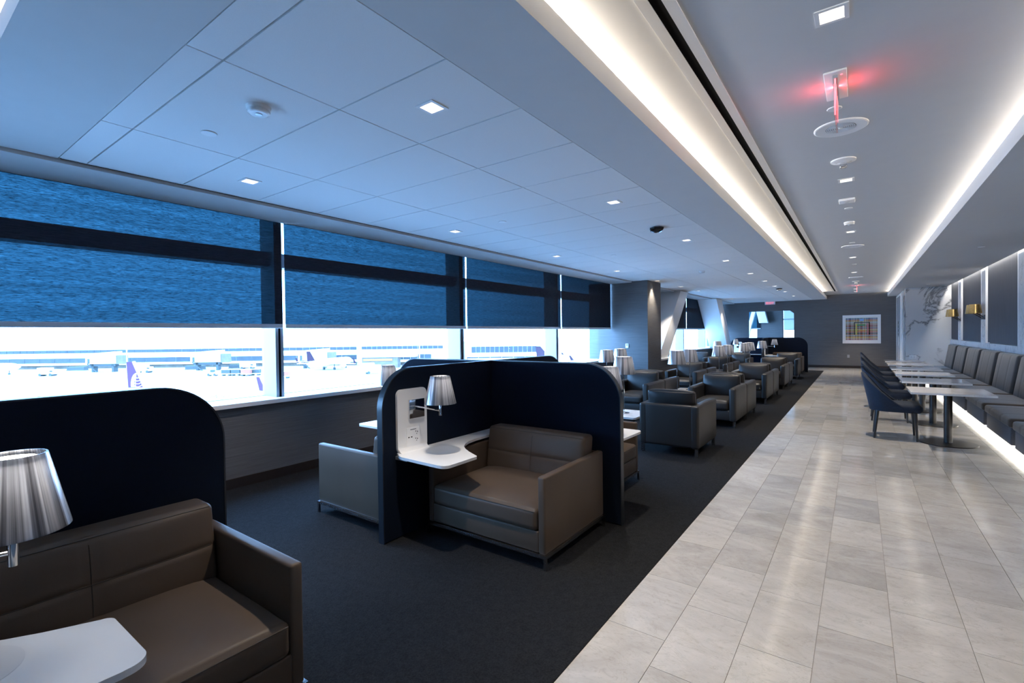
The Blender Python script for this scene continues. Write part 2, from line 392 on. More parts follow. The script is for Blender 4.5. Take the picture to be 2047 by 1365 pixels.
# ceiling over the walkway and its coves
HIY = [2.69, 5.708, 8.732, 11.81, 14.9, 20.87, 22.37]
cm = MB().box(-1.62, -.150, Y0, YF, ZH, ZH + .12).box(-.050, 1.30, Y0, YF, ZH, ZH + .12)
ya = Y0
for y in HIY + [YF + .05]:
    cm.box(-.150, -.050, ya, y - .05, ZH, ZH + .12); ya = y + .05
cl = ob('ceiling_walkway', cm, 'plaster', **st)
ob('ceiling_entry', MB().box(-4.592, -1.62, Y0, .884, ZH, ZH + .12), 'plaster', **st)
def lowbox(name, *b_, mat='plaster'): return ob(name, MB().box(*b_), mat, **st)
# window-side lowered ceiling: plaster border, lip, panel field
lowbox('ceiling_border', -1.553, -1.095, .425, YF, ZL, ZL + .03)
lowbox('ceiling_lip', -1.095, -1.070, .425, YF, ZL, 2.935)
lowbox('ceiling_end_border', -4.60, -1.553, .425, .884, ZL, ZL + .03)
lowbox('ceiling_end_lip', -5.17, -1.070, .40, .425, ZL, 2.925)
pf = lowbox('ceiling_panel_field', -4.60, -1.40, .884, YF, ZL + .075, ZL + .10, mat='reveal')
lowbox('ceiling_cove_back', -1.42, -1.40, .90, YF, ZL + .03, ZH)
lowbox('ceiling_soffit', -5.17, -4.592, .425, YF, 2.790, ZH + .12)
lowbox('ceiling_soffit_entry', -5.17, -4.592, Y0, .425, ZH, ZH + .12)
lowbox('ceiling_blind_pocket', -5.75, -5.17, Y0, YF, 3.30, 3.40)
lowbox('wall_blind_pocket', -5.19, -5.17, Y0, YF, ZH + .12, 3.30)
xs = [(-4.566, -3.600), (-3.600, -2.386), (-2.386, -1.553)]
rows = [(.884, 1.040)]; y = 1.040
while y < YF - .2: rows.append((y, min(y + .6124, YF - .02))); y += .6124
pm = {}
ROWY = [1.95, 4.42, 6.88, 9.32, 11.75, 13.72, 15.50, 17.91, 20.35]
DLX = {0: -4.05, 2: -1.95}
for (y0, y1) in rows:
    for k, (x0, x1) in enumerate(xs):
        yy = [y for y in ROWY if y0 + .10 < y < y1 - .10]
        if k in DLX and yy:
            X, Y, q = DLX[k] - x0, yy[0] - y0, .05; a, b_, c_, d_ = .005, x1 - x0 - .005, .005, y1 - y0 - .005
            ob('panel', MB().box(a, b_, c_, Y - q, 0, .022).box(a, b_, Y + q, d_, 0, .022).box(a, X - q, Y - q, Y + q, 0, .022).box(X + q, b_, Y - q, Y + q, 0, .022), 'ceil_tile', pf, loc=(x0, y0, ZL)); continue
        key = (k, round(y1 - y0, 3))
        if key not in pm: pm[key] = MB().box(.005, x1 - x0 - .005, .005, y1 - y0 - .005, 0, .022).mesh('ceiling_panel', 'ceil_tile')
        ob('panel', pm[key], 'ceil_tile', pf, loc=(x0, y0, ZL))
# aisle-side lowered ceiling on the banquette side
lowbox('ceiling_banquette', .915, 2.165, Y0, 21.3, ZL, ZL + .03)
lowbox('ceiling_banquette_end', .915, 1.30, 21.3, YF, ZL, ZL + .03)
lowbox('ceiling_banquette_lip', .890, .915, Y0, YF, ZL, 2.955)
lowbox('ceiling_slot_side', 2.150, 2.165, Y0, 19.4, ZL + .03, ZH)
lowbox('ceiling_slot_top', 1.30, 2.30, Y0, YF, ZH, ZH + .12)
def strip(name, mat, x0, x1, y0, y1, z, up=True, **kw):
    f = (0, 1, 2, 3) if up else (3, 2, 1, 0)
    n_ = max(1, int((y1 - y0) / 3)); mb = MB()
    for k in range(n_):
        a, b_ = y0 + (y1 - y0) * k / n_, y0 + (y1 - y0) * (k + 1) / n_
        mb.add([(x0, a, z), (x1, a, z), (x1, b_, z), (x0, b_, z)], [f])
    return ob(name, mb, mat, **kw)
def led(name, mat, x, y0, y1, z, up, label):
    r = empty(name, (x, (y0 + y1) / 2, z), label=label, cat='light')
    n_ = max(1, int((y1 - y0) / 3)); mb = MB(); h_ = (y1 - y0) / 2
    # channel tilted by `up` radians about the run of the strip (0 = facing up, pi = facing down)
    ca, sa = math.cos(up), math.sin(up); T_ = lambda a, c: (a * ca + c * sa, -a * sa + c * ca)
    (xa, za), (xb, zb_) = T_(-.018, .006), T_(.018, .006)
    for k in range(n_):
        a, b_ = -h_ + 2 * h_ * k / n_, -h_ + 2 * h_ * (k + 1) / n_
        mb.add([(xa, a, za), (xb, a, zb_), (xb, b_, zb_), (xa, b_, za)], [(0, 1, 2, 3)])
    o = ob('emitter', mb, mat, r)
    ob('channel', MB().prism([T_(-.020, 0), T_(.020, 0), T_(.020, .005), T_(-.020, .005)], 'y', -h_, h_), 'aluminium', r)
    return r
led('cove_light', 'led_cove', -1.15, .5, 21.4, 2.946, 1.05, 'warm strip light hidden in the long cove above the armchairs')
led('cove_light', 'led_cove', 1.0, Y0 + .1, 23.3, 2.956, -1.15, 'warm strip light hidden in the long cove on the banquette side')
led('wall_grazer_light', 'led_slot', 2.215, Y0 + .1, 19.3, ZH - .002, PI, 'white strip light grazing the blue wall panels above the banquette')
ec = empty('cove_light', (-3.3, .50, 2.895), label='strip light in the ceiling edge above the window at top corner', cat='light')
ob('emitter', MB().add([(-2.1, -.012, .035), (2.1, -.012, .035), (2.1, .008, .065), (-2.1, .008, .065)], [(0, 1, 2, 3)]), 'led_cove', ec)
ob('channel', MB().box(-2.1, 2.1, .010, .016, .03, .07), 'aluminium', ec)

# slot diffusers
sd = empty('linear_diffuser', (-.722, 8, ZH - .0005), label='black linear air slot running beside the cove in the walkway ceiling', cat='air diffuser')
ob('slot', MB().box(-.024, .024, -13, 13.5, -.004, 0), 'black_slot', sd)
for s_ in (-1, 1): ob('flange', MB().box(min(s_ * .024, s_ * .075), max(s_ * .024, s_ * .075), -13, 13.5, -.007, 0), 'white_trim', sd)
sd2 = empty('linear_diffuser', (-4.580, 6, ZL), label='thin black air slot along the window edge of the panelled ceiling', cat='air diffuser')
ob('slot', MB().box(-.010, .009, -5.1, 5.0, -.0005, .010), 'black_slot', sd2)
ob('flange', MB().box(.009, .013, -5.1, 5.0, -.001, .012), 'white_trim', sd2)

# window wall
wl = ob('wall_left', MB().box(XG - .25, XW, Y0, 11.45, 0, .825).box(XG - .25, XW, 12.41, YF, 0, .825), 'wallpaper', **st)
ob('baseboard_left', MB().box(XW, XW + .014, Y0, 11.45, 0, .105).box(XW, XW + .014, 12.41, YF, 0, .105), 'base_brown', **st)
ob('trim_1', MB().box(XG - .25, XW + .05, Y0, 11.45, .825, .868).box(XG - .25, XW + .05, 12.41, YF, .825, .868), 'white_trim', **st, label='white window sill')
ob('wall_head', MB().box(XG - .2, XG + .1, Y0, YF, 3.22, 3.4), 'plaster', **st)
ob('wall_pier', MB().box(XG - .25, -4.19, 11.45, 12.41, 0, ZL + .01), 'wallpaper', **st, label='wallpapered pier between the window bays')
ob('baseboard_pier', MB().box(-4.19, -4.176, 11.45, 12.41, 0, .105), 'base_brown', **st)
GY = [-.23, 2.815, 5.855, 8.905, 11.955, 15.01, 18.06, 21.13, 24.2]
def window(n_, ya, yb, first=True, last=True):
    r = empty('window_%d' % n_, (XG, ya, .868), kind='structure', label='window bay %d' % n_)
    L = yb - ya
    ob('mullion', MB().box(-.03, .27, -.045, .045, 0, 2.42), 'frame_grey', r)
    ob('gasket', MB().box(.27, .272, -.012, .012, 0, 2.42), 'black_slot', r)
    ob('transom', MB().box(-.03, .16, .045, L - .045, 1.46, 1.62), 'frame_grey', r)
    ob('bottom_rail', MB().box(-.03, .01, .045, L - .045, 0, .008), 'white_trim', r)
    ob('pane', MB().add([(0, .045, .008), (0, L - .045, .008), (0, L - .045, 1.46), (0, .045, 1.46)], [(0, 1, 2, 3)]), 'window_glass', r)
    ob('pane', MB().add([(0, .045, 1.62), (0, L - .045, 1.62), (0, L - .045, 2.36), (0, .045, 2.36)], [(0, 1, 2, 3)]), 'window_glass', r)
k_ = 1
for a, b_ in zip(GY[:-1], GY[1:]):
    if b_ > YF: b_ = YF
    if a < 11.5 < b_: b2 = 11.45; window(k_, a, b2); k_ += 1; continue
    window(k_, a if a > 12 or a < 11.4 else 12.41, b_); k_ += 1
BL = [(-3.4, -.25), (-.22, 2.800), (2.832, 5.842), (5.874, 8.893), (8.925, 11.42), (12.46, 14.995), (15.025, 18.045), (18.075, 21.115), (21.145, 23.5)]
BLAB = ['dark woven roller blind behind the camera end of the window wall', 'widest brightest blue roller blind, above the view with the violet tail fin',
        'dark blue roller blind over the second window, above the parked airliner', 'narrower dark roller blind over the third window, beyond the second mullion',
        'last dark roller blind before the wallpapered pier', 'dark roller blind hidden behind the first slanted white brace beside the pier', 'dark roller blind left of the bright gap between the slanted braces',
        'dark roller blind between the two slanted white braces', 'dark roller blind at the second slanted white brace near the end wall']
for k, (a, b_) in enumerate(BL):
    r = empty('roller_blind', (XW, a, 1.632), label=BLAB[k], cat='blind', group='roller blinds on the window wall')
    ob('screen', MB().add([(0, 0, .03), (0, b_ - a, .03), (0, b_ - a, 1.158), (0, 0, 1.158)], [(0, 1, 2, 3)]), 'blind_weave', r)
    ob('hem_bar', MB().soft(-.012, .012, 0, b_ - a, 0, .046, .008, n=1), 'hem_grey', r)
# slanted structural braces in the second bay
def brace(x0, x1, ybot, ytop, w_, z0, z1, name, label):
    mb = MB(); P8 = []
    for z, y in ((z0, ybot), (z1, ytop)): P8 += [(x0, y, z), (x1, y, z), (x1, y + w_, z), (x0, y + w_, z)]
    mb.add(P8, [(0, 3, 2, 1), (4, 5, 6, 7), (0, 1, 5, 4), (1, 2, 6, 5), (2, 3, 7, 6), (3, 0, 4, 7)])
    return ob(name, mb, 'white_trim', kind='structure', label=label)
brace(-5.12, -4.42, 12.86, 14.92, .80, .82, 2.80, 'wall_brace', 'white slanted structural brace next to the wallpapered pier')
brace(-5.12, -4.42, 21.35, 19.45, .90, .82, 2.80, 'wall_brace', 'white slanted structural brace near the end wall')
ob('wall_ledge', MB().box(XW, -4.36, 12.41, 14.1, 0, .775), 'wallpaper', **st)
ob('trim_2', MB().box(XW, -4.33, 12.41, 14.15, .775, .82), 'white_trim', **st, label='white cap of the ledge under the first brace')

# end wall with the interior opening
wf = MB()
OX0, OX1, OZ1 = -4.02, -2.25, 2.41
wf.box(-5.8, OX0, YF, YF + .18, 0, 3.1); wf.box(OX1, 1.19, YF, YF + .18, 0, 3.1); wf.box(OX0, OX1, YF, YF + .18, OZ1, 3.1); wf.box(OX0, OX1, YF, YF + .18, 0, .95)
wf.prism([(OX1, OZ1), (OX1 - .16, OZ1), (OX1, OZ1 - .13)], 'y', YF, YF + .18)
ob('wall_far', wf, 'wallpaper', **st, label='grey grasscloth end wall')
ob('baseboard_far', MB().box(-5.15, 1.18, YF - .014, YF, 0, .105), 'base_brown', **st)
ob('wall_back', MB().box(-6, 3.2, Y0 - .15, Y0, 0, 3.1), 'wallpaper', **st)
# room beyond the opening
Y2 = 28.4
ob('wall_beyond_back', MB().box(-6, -4.85, Y2, Y2 + .15, 0, 3.1).box(-4.42, -3.22, Y2, Y2 + .15, 0, 3.1).box(-2.3, 1.2, Y2, Y2 + .15, 0, 3.1).box(-3.22, -2.3, Y2, Y2 + .15, 0, .9).box(-3.22, -2.3, Y2, Y2 + .15, 2.9, 3.1).box(-4.85, -4.42, Y2, Y2 + .15, 0, .9).box(-4.85, -4.42, Y2, Y2 + .15, 2.9, 3.1), 'wallpaper', **st)
ob('ceiling_beyond', MB().box(-6, 1.2, YF + .18, Y2, 2.95, 3.1), 'plaster', **st)
ob('wall_beyond_right', MB().box(1.05, 1.2, YF + .18, Y2, 0, 3.1), 'wallpaper', **st)
ob('wall_beyond_left', MB().box(-5.55, -5.35, YF + .18, Y2 + .15, 0, .85), 'wallpaper', **st)
wb = empty('window_9', (-2.76, Y2, 1.6), kind='structure')
ob('frame', MB().box(-.46, -.42, -.02, .08, -.7, 1.3).box(.42, .46, -.02, .08, -.7, 1.3).box(-.42, .42, -.02, .05, .50, .57), 'black_metal', wb)
ob('pane', MB().add([(-.42, .06, -.7), (.42, .06, -.7), (.42, .06, 1.3), (-.42, .06, 1.3)], [(0, 1, 2, 3)]), 'window_glass', wb)
rb_ = empty('roller_blind', (-2.76, Y2 - .05, 1.58), label='pale lit roller blind on the window seen through the end-wall opening', cat='blind')
m, nt, b = nmat('pale_screen')
t_ = N(nt, 'ShaderNodeBsdfTransparent'); v = coords(nt, (1, 1, 30)); op = ramp(nt, noise(nt, v, 3), [(.3, (.030, .030, .030)), (.7, (.045, .045, .045))])
b.inputs['Base Color'].default_value = (.45, .52, .50, 1); mx = N(nt, 'ShaderNodeMixShader'); nt.links.new(op, mx.inputs[0]); nt.links.new(b.outputs[0], mx.inputs[1]); nt.links.new(t_.outputs[0], mx.inputs[2])
nt.links.new(mx.outputs[0], nt.nodes['Material Output'].inputs['Surface'])
ob('screen', MB().add([(-.40, 0, .03), (.44, 0, .03), (.44, 0, 1.3), (-.40, 0, 1.3)], [(0, 1, 2, 3)]), 'pale_screen', rb_)
ob('hem_bar', MB().box(-.40, .44, -.01, .01, 0, .03), 'aluminium', rb_)
rb2 = empty('roller_blind', (-4.64, Y2 - .04, 1.66), label='dark roller blind above the small bright window seen through the end-wall opening', cat='blind')
ob('screen', MB().add([(-.25, 0, .03), (.40, 0, .03), (.40, 0, 1.25), (-.25, 0, 1.25)], [(0, 1, 2, 3)]), 'blind_weave', rb2)
ob('hem_bar', MB().box(-.25, .40, -.01, .01, 0, .04), 'hem_grey', rb2)
sl = MB(); P8 = []
for z, x in ((.9, -5.02), (2.95, -4.52)): P8 += [(x, 28.0, z), (x + .17, 28.0, z), (x + .17, 28.3, z), (x, 28.3, z)]
sl.add(P8, [(0, 3, 2, 1), (4, 5, 6, 7), (0, 1, 5, 4), (1, 2, 6, 5), (2, 3, 7, 6), (3, 0, 4, 7)])
ob('wall_brace', sl, 'white_trim', kind='structure', label='white slanted brace seen through the end-wall opening')
sl = MB(); P8 = []
for z, x in ((1.97, -4.24), (2.95, -4.46)): P8 += [(x, 27.9, z), (x + .40, 27.9, z), (x + .40, 28.3, z), (x, 28.3, z)]
sl.add(P8, [(0, 3, 2, 1), (4, 5, 6, 7), (0, 1, 5, 4), (1, 2, 6, 5), (2, 3, 7, 6), (3, 0, 4, 7)])
ob('wall_soffit_box', sl, 'white_trim', kind='structure', label='pale slanted box seen through the end-wall opening')

# banquette wall
ob('wall_right', MB().box(XB, XB + .2, Y0, 19.6, 0, 3.1), 'wallpaper', **st)
wr = bpy.data.objects['wall_right']
PIL = [(17.42, 17.86), (14.36, 14.82), (11.30, 11.76), (8.24, 8.70), (5.18, 5.64), (2.12, 2.58)]
ob('trim_3', MB().box(XB - .05, XB, Y0, 19.4, 1.085, 1.215), 'rail_marble', **st, label='marble rail behind the banquette')
prev = 19.38
for k, (a, b_) in enumerate(PIL):
    ob('pilaster', MB().box(XB - .06, XB, a, b_, 1.215, ZH), 'rail_marble', wr)
    for e in (a - .012, b_): ob('edge_strip', MB().box(XB - .066, XB, e, e + .012, 1.215, ZH), 'white_trim', wr)
    ob('panel', MB().box(XB - .03, XB, b_ + .012, prev - .012, 1.235, ZH), 'wall_fabric', wr); prev = a
ob('panel', MB().box(XB - .03, XB, Y0, prev - .012, 1.235, ZH), 'wall_fabric', wr)
# marble end of the banquette, return and door
ob('wall_marble', MB().box(1.18, XB + .2, 19.4, 19.6, 0, 3.1).box(1.18, 1.38, 19.6, 21.25, 0, 3.1), 'wall_marble', **st, label='white grey-veined marble wall at the end of the banquette')
ob('wall_door_side', MB().box(1.18, 1.38, 21.25, YF + .18, 0, 3.1), 'plaster', **st)
dr = empty('door_1', (1.18, 22.4, 0), kind='structure', label='pale door beyond the marble wall')
ob('leaf', MB().box(-.02, 0, -1.1, 1.1, 0, 2.72), 'rail_marble', dr)
ob('frame', MB().box(-.03, 0, -1.16, -1.1, 0, 2.78).box(-.03, 0, 1.1, 1.16, 0, 2.78).box(-.03, 0, -1.1, 1.1, 2.72, 2.78), 'white_trim', dr)
ob('push_plate', MB().box(-.026, -.02, -.12, .12, .95, 1.25), 'white_solid', dr)
for k in range(4):
    ds = ob('door_symbol', MB().lathe([(0, -.026), (.055, -.026), (.055, -.02), (0, -.02)], (0, .05, 1.78 - k * .14), 12, 'x'), 'black_slot', dr)

# ------------------------------------------------------------------ ceiling fittings
def downlight(z):
    r = empty('downlight', (0, 0, z))
    o_, i_ = .066, .048
    ob('trim', MB().box(-o_, o_, -o_, -i_, -.005, .002).box(-o_, o_, i_, o_, -.005, .002).box(-o_, -i_, -i_, i_, -.005, .002).box(i_, o_, -i_, i_, -.005, .002), 'white_trim', r)
    a, c_ = .048, .030
    ob('reflector', MB().add([(-a, -a, -.002), (a, -a, -.002), (a, a, -.002), (-a, a, -.002), (-c_, -c_, .052), (c_, -c_, .052), (c_, c_, .052), (-c_, c_, .052)],
       [(0, 4, 5, 1), (1, 5, 6, 2), (2, 6, 7, 3), (3, 7, 4, 0), (4, 7, 6, 5)]), 'white_trim', r)
    ob('lamp', MB().lathe([(0, .046), (.026, .046), (.026, .050), (0, .050)], seg=20), 'lamp_face', r)
    l = bpy.data.lights.new('beam', 'SPOT'); l.energy = SPOT if z < 2.9 else SPOT_HI; l.color = NEUT; l.spot_size = math.radians(76); l.spot_blend = .8; l.shadow_soft_size = .035
    lo = bpy.data.objects.new('beam', l); C.objects.link(lo); lo.parent = r; lo.location = (0, 0, -.012)
    return r
dlo = downlight(ZL); dhi = downlight(ZH)
first = True
for k, y in enumerate(ROWY):
    for x, nm in ((-1.95, 'aisle-side'), (-4.05, 'window-side')):
        lab = 'square downlight, %s from the camera in the %s row of the panelled ceiling' % (ORD[k], nm)
        if first: dlo.location = (x, y, ZL); tag(dlo, lab, 'downlight', 'downlights in the panelled ceiling'); first = False
        else: dup(dlo, (x, y, ZL), label=lab, cat='downlight', group='downlights in the panelled ceiling')
for k, y in enumerate(HIY):
    lab = 'square downlight, %s from the camera in the middle of the walkway ceiling' % ORD[k]
    if k == 0: dhi.location = (-.10, y, ZH); tag(dhi, lab, 'downlight', 'downlights over the walkway')
    else: dup(dhi, (-.10, y, ZH), label=lab, cat='downlight', group='downlights over the walkway')
def disc(x, y, z, r, label, name='sprinkler_cover', grp='round ceiling covers'):
    ob(name, MB().lathe([(0, 0), (r, 0), (r, -.004), (r - .003, -.006), (0, -.006)][::-1], seg=28), 'white_trim', loc=(x, y, z), label=label, cat='sprinkler cover', group=grp)
disc(-.129, 3.83, ZH, .042, 'round white sprinkler cover just behind the red sign')
disc(-.10, 7.04, ZH, .042, 'round white sprinkler cover behind the square ceiling sensor')
disc(-.09, 9.84, ZH, .042, 'round white sprinkler cover in front of the second ceiling speaker')
disc(-.085, 13.08, ZH, .042, 'round white sprinkler cover between fourth and fifth walkway downlights')
disc(-.76, 22.42, ZH, .042, 'round white sprinkler cover beyond the end of the cove')
for k, (x, y) in enumerate([(-3.30, 1.345), (-3.29, 4.385), (-3.28, 7.417), (-3.29, 10.5), (-3.25, 13.455)]):
    disc(x, y, ZL, .045, 'round white sprinkler cover, %s from the camera in the panelled ceiling' % ORD[k])
for k, (x, y) in enumerate([(1.567, 10.51), (1.6, 14.335), (1.62, 18.246)]):
    disc(x, y, ZL, .045, 'round white sprinkler cover, %s from the camera over the banquette' % ORD[k])
def speaker(x, y, label):
    r = empty('ceiling_speaker', (x, y, ZH), label=label, cat='speaker', group='ceiling speakers over the walkway')
    ob('rim', MB().lathe([(.092, -.006), (.155, -.010), (.164, -.006), (.165, 0), (.092, 0)], seg=40, closed=True), 'white_trim', r)
    g = MB()
    for q in range(7): g.lathe([(.012 + q * .0115, -.0075), (.018 + q * .0115, -.0075), (.018 + q * .0115, -.003), (.012 + q * .0115, -.003)], seg=32, closed=True)
    ob('grille', g, 'white_trim', r); ob('mesh_back', MB().lathe([(0, -.004), (.093, -.004), (.093, -.001), (0, -.001)], seg=32), 'speaker_grey', r)
    ob('badge', MB().lathe([(0, -.010), (.012, -.010), (.012, -.004), (0, -.004)], seg=16), 'white_trim', r)
speaker(-.105, 4.21, 'large round ceiling speaker under the red sign')
speaker(-.092, 10.25, 'round ceiling speaker halfway along the walkway')
speaker(-.07, 16.31, 'small far round ceiling speaker before the end of the walkway')
def strobe(x, y, label):
    r = empty('strobe', (x, y, ZH), label=label, cat='alarm strobe', group='alarm strobes')
    ob('base', MB().lathe([(0, -.022), (.030, -.022), (.070, -.016), (.092, -.010), (.092, 0), (0, 0)], seg=32), 'white_trim', r)
    for s_ in (-1, 1): ob('button', MB().lathe([(0, -.020), (.010, -.020), (.010, -.012), (0, -.012)], (s_ * .05, 0, 0), 12), 'white_solid', r)
    ob('lens', MB().soft(-.026, .026, -.020, .020, -.068, -.020, .010, n=2), 'chrome', r)
strobe(-.107, 5.03, 'white alarm strobe with clear lens near the ceiling speaker'); strobe(-.076, 17.64, 'small far white alarm strobe beyond the third ceiling speaker')
sq = empty('ceiling_sensor', (-.108, 6.568, ZH), label='square white ceiling sensor in the walkway ceiling', cat='sensor')
ob('body', MB().soft(-.075, .075, -.075, .075, -.028, 0, .008, n=1), 'white_trim', sq); ob('lens', MB().lathe([(0, -.034), (.02, -.032), (.028, -.027), (0, -.027)], seg=16), 'white_solid', sq)
def smoke(x, y, z, label, dark=False):
    r = empty('smoke_detector', (x, y, z), label=label, cat='smoke detector')
    if dark:
        ob('mount', MB().lathe([(0, -.016), (.05, -.016), (.05, 0), (0, 0)], seg=24), 'white_trim', r)
        ob('body', MB().lathe([(0, -.055), (.035, -.053), (.075, -.036), (.088, -.022), (.086, -.012), (0, -.012)], seg=8), 'black_metal', r)
        ob('dome', MB().lathe([(0, -.068), (.030, -.066), (.070, -.050), (.082, -.036), (0, -.030)], seg=8), 'chrome', r)
    else:
        ob('base', MB().lathe([(0, -.020), (.052, -.020), (.062, -.014), (.064, 0), (0, 0)], seg=28), 'white_trim', r)
        ob('body', MB().lathe([(0, -.040), (.046, -.040), (.056, -.036), (.060, -.024), (0, -.020)], seg=28), 'white_solid', r)
        ob('sensor', MB().lathe([(0, -.046), (.018, -.044), (.020, -.038), (0, -.038)], seg=16), 'aluminium', r)
smoke(-2.713, 1.362, ZL, 'round white smoke detector on the panelled ceiling'); smoke(-.104, 7.95, ZH, 'white smoke detector in the walkway ceiling')
smoke(-2.0, 5.80, ZL, 'dark faceted detector hanging from the panelled ceiling', True); smoke(-1.95, 16.4, ZL, 'far dark detector on the panelled ceiling near the end wall', True)
smoke(-2.692, 10.59, ZL, 'small white detector in the middle of the panelled ceiling')

# exit signs: edge-lit blade along the walkway
def exit_blade(x, y, label):
    r = empty('exit_sign', (x, y, ZH), label=label, cat='exit sign')
    ob('canopy', MB().soft(-.055, .055, -.197, .197, -.012, 0, .004, n=1), 'white_trim', r)
    ob('rail', MB().box(-.012, .012, -.16, .16, -.030, -.012), 'aluminium', r)
    bl = ob('blade', MB().box(-.004, .004, -.155, .155, -.235, -.030), 'acrylic', r)
    for s_ in (-1, 1):
        to = ob('lettering', text_mesh('lettering', 'EXIT', .17, 'exit_red', .0008), 'exit_red', bl)
        to.location = (s_ * .0052, 0, -.13); to.rotation_euler = (PI / 2, 0, s_ * PI / 2)
    ob('lit_edge', MB().box(-.004, .004, -.156, -.155, -.235, -.030), 'exit_red', bl)
    ob('indicator', MB().lathe([(0, -.016), (.005, -.015), (.005, -.011), (0, -.011)], (.03, -.15, 0), 10), 'led_dot', r)
    l = bpy.data.lights.new('glow', 'AREA'); l.energy = .9; l.color = (1, .06, .08); l.shape = 'RECTANGLE'; l.size = .28; l.size_y = .02
    for s_ in (-1, 1):
        lo = bpy.data.objects.new('glow', l); C.objects.link(lo); lo.parent = r; lo.location = (s_ * .018, 0, -.034); lo.rotation_euler = (0, s_ * math.radians(-118), 0); lo.rotation_euler = (PI / 2 * 0, s_ * math.radians(-118), 0)
        lo.rotation_euler = Matrix.Rotation(s_ * math.radians(-98), 3, 'Y').to_euler()
        lo.data = l
    return r
exit_blade(-.108, 3.465, 'red edge-lit sign blade hanging from the near walkway ceiling'); exit_blade(-.06, 19.24, 'small far red edge-lit sign blade near the end wall')
xs_ = empty('exit_sign', (-3.15, YF - .02, 2.74), label='small lit red sign high on the end wall above the opening', cat='exit sign')
ob('housing', MB().box(-.20, .20, -.03, .02, -.055, .075), 'white_trim', xs_)
to = ob('lettering', text_mesh('lettering', 'EXIT', .13, 'exit_red'), 'exit_red', xs_); to.location = (0, -.032, .01); to.rotation_euler = (PI / 2, 0, 0); to.scale = (1.15, 1, 1)

# ------------------------------------------------------------------ chairs
def seam_warp(w_back, lean=0.0, zb=0.0, zt=1.0, dip=.006):
    def f(u, v, w_, p):
        q = Vector(p)
        if v < -.99:
            q.y += dip * max(math.exp(-(u / .028) ** 2), math.exp(-((w_ + .05) / .05) ** 2))
        q.y += lean * (q.z - zb) / (zt - zb)
        return q
    return f
def club_chair():
    """wide taupe chair, faces -y, origin at centre of its front edge on the floor"""
    W, D = 1.06, .87; h = W / 2
    r = empty('club_chair')
    ob('base', MB().soft(-h + .05, h - .05, .0, D, .105, .245, .012, n=2), 'taupe', r)
    for s_ in (-1, 1):
        a, b_ = sorted((s_ * h, s_ * (h - .056)))
        arm = ob('arm', MB().soft(a, b_, 0, D, .100, .605, .014, n=3), 'taupe', r)
        ob('welt', MB().tube([(s_ * (h - .004), .006, .590), (s_ * (h - .004), D - .02, .590)], .0022, 6), 'seam_dark', arm)
    ob('back_frame', MB().soft(-h + .05, h - .05, D - .062, D, .105, .600, .014, n=3), 'taupe', r)
    sc = ob('seat_cushion', MB().soft(-h + .060, h - .060, -.012, D - .07, .245, .388, .030, (0, .006, .034), n=10, rs=3), 'taupe', r)
    ob('welt', MB().tube([(-h + .075, -.012, .372), (0, -.016, .376), (h - .075, -.012, .372)], .0024, 6), 'seam_dark', sc)
    bc = ob('back_cushion', MB().soft(-h + .062, h - .062, D - .25, D - .085, .375, .735, .030, (0, .022, .004), n=26, warp=seam_warp(0, .055, .375, .735, .008), rs=3), 'taupe', r)
    def fy(u, z):
        w_ = (z - .555) / .18; return D - .25 - .022 * (1 - u ** 4) * (1 - w_ ** 4) + .055 * (z - .375) / .36
    ob('seam', MB().tube([(0, fy(0, z) + .0075, z) for z in [.40 + .03 * i for i in range(11)]], .0022, 5), 'seam_dark', bc)
    ob('seam', MB().tube([(u * (h - .062), fy(u, .546) + .0072, .546) for u in [-.95 + .1 * i for i in range(20)]], .0022, 5), 'seam_dark', bc)
    ob('welt', MB().tube([(-h + .08, D - .195, .722), (0, D - .196, .724), (h - .08, D - .195, .722)], .0024, 6), 'seam_dark', bc)
    rl = MB()
    for (p, q) in (((-h, 0), (h, 0)), ((h, 0), (h, D)), ((h, D), (-h, D)), ((-h, D), (-h, 0))):
        x0, x1 = sorted((p[0], q[0])); y0, y1 = sorted((p[1], q[1])); rl.box(x0 - .009, x1 + .009, y0 - .009, y1 + .009, .080, .102)
    ob('rail', rl, 'steel', r)
    for s_ in (-1, 1):
        for y in (0, D): ob('leg', MB().box(s_ * h - .009, s_ * h + .009, y - .009, y + .009, 0, .080), 'steel', r)
    return r
def armchair():
    """charcoal armchair, faces -y, origin at centre of its front edge on the floor"""
    W, D = .74, .90; h = W / 2
    r = empty('armchair')
    ob('base', MB().soft(-h + .08, h - .08, .015, D - .02, .115, .285, .03, n=2), 'charcoal', r)
    for s_ in (-1, 1):
        a, b_ = sorted((s_ * h, s_ * (h - .105)))
        arm = ob('arm', MB().soft(a, b_, 0, D, .110, .632, .030, (.004, .004, .006), n=4, rs=3), 'charcoal', r)
        ob('welt', MB().tube([(s_ * (h - .012), .012, .618), (s_ * (h - .012), D - .02, .618)], .002, 5), 'leg_dark', arm)
    ob('back_frame', MB().soft(-h + .06, h - .06, D - .12, D, .115, .632, .030, (0, .006, .004), n=4, rs=3), 'charcoal', r)
    ob('seat_cushion', MB().soft(-h + .108, h - .108, -.005, D - .14, .275, .425, .045, (0, .012, .025), n=8, rs=3), 'charcoal', r)
    ob('back_cushion', MB().soft(-h + .080, h - .080, D - .270, D - .170, .40, .79, .020, (-.010, .045, -.018), n=10, rs=3, warp=lambda u, v, w_, p: (p.x, p.y + .07 * (p.z - .40) / .38, p.z)), 'charcoal', r)
    for s_ in (-1, 1):
        for y in (.04, D - .04): ob('leg', MB().box(s_ * (h - .035) - .018, s_ * (h - .035) + .018, y - .018, y + .018, 0, .115), 'steel', r)
    return r

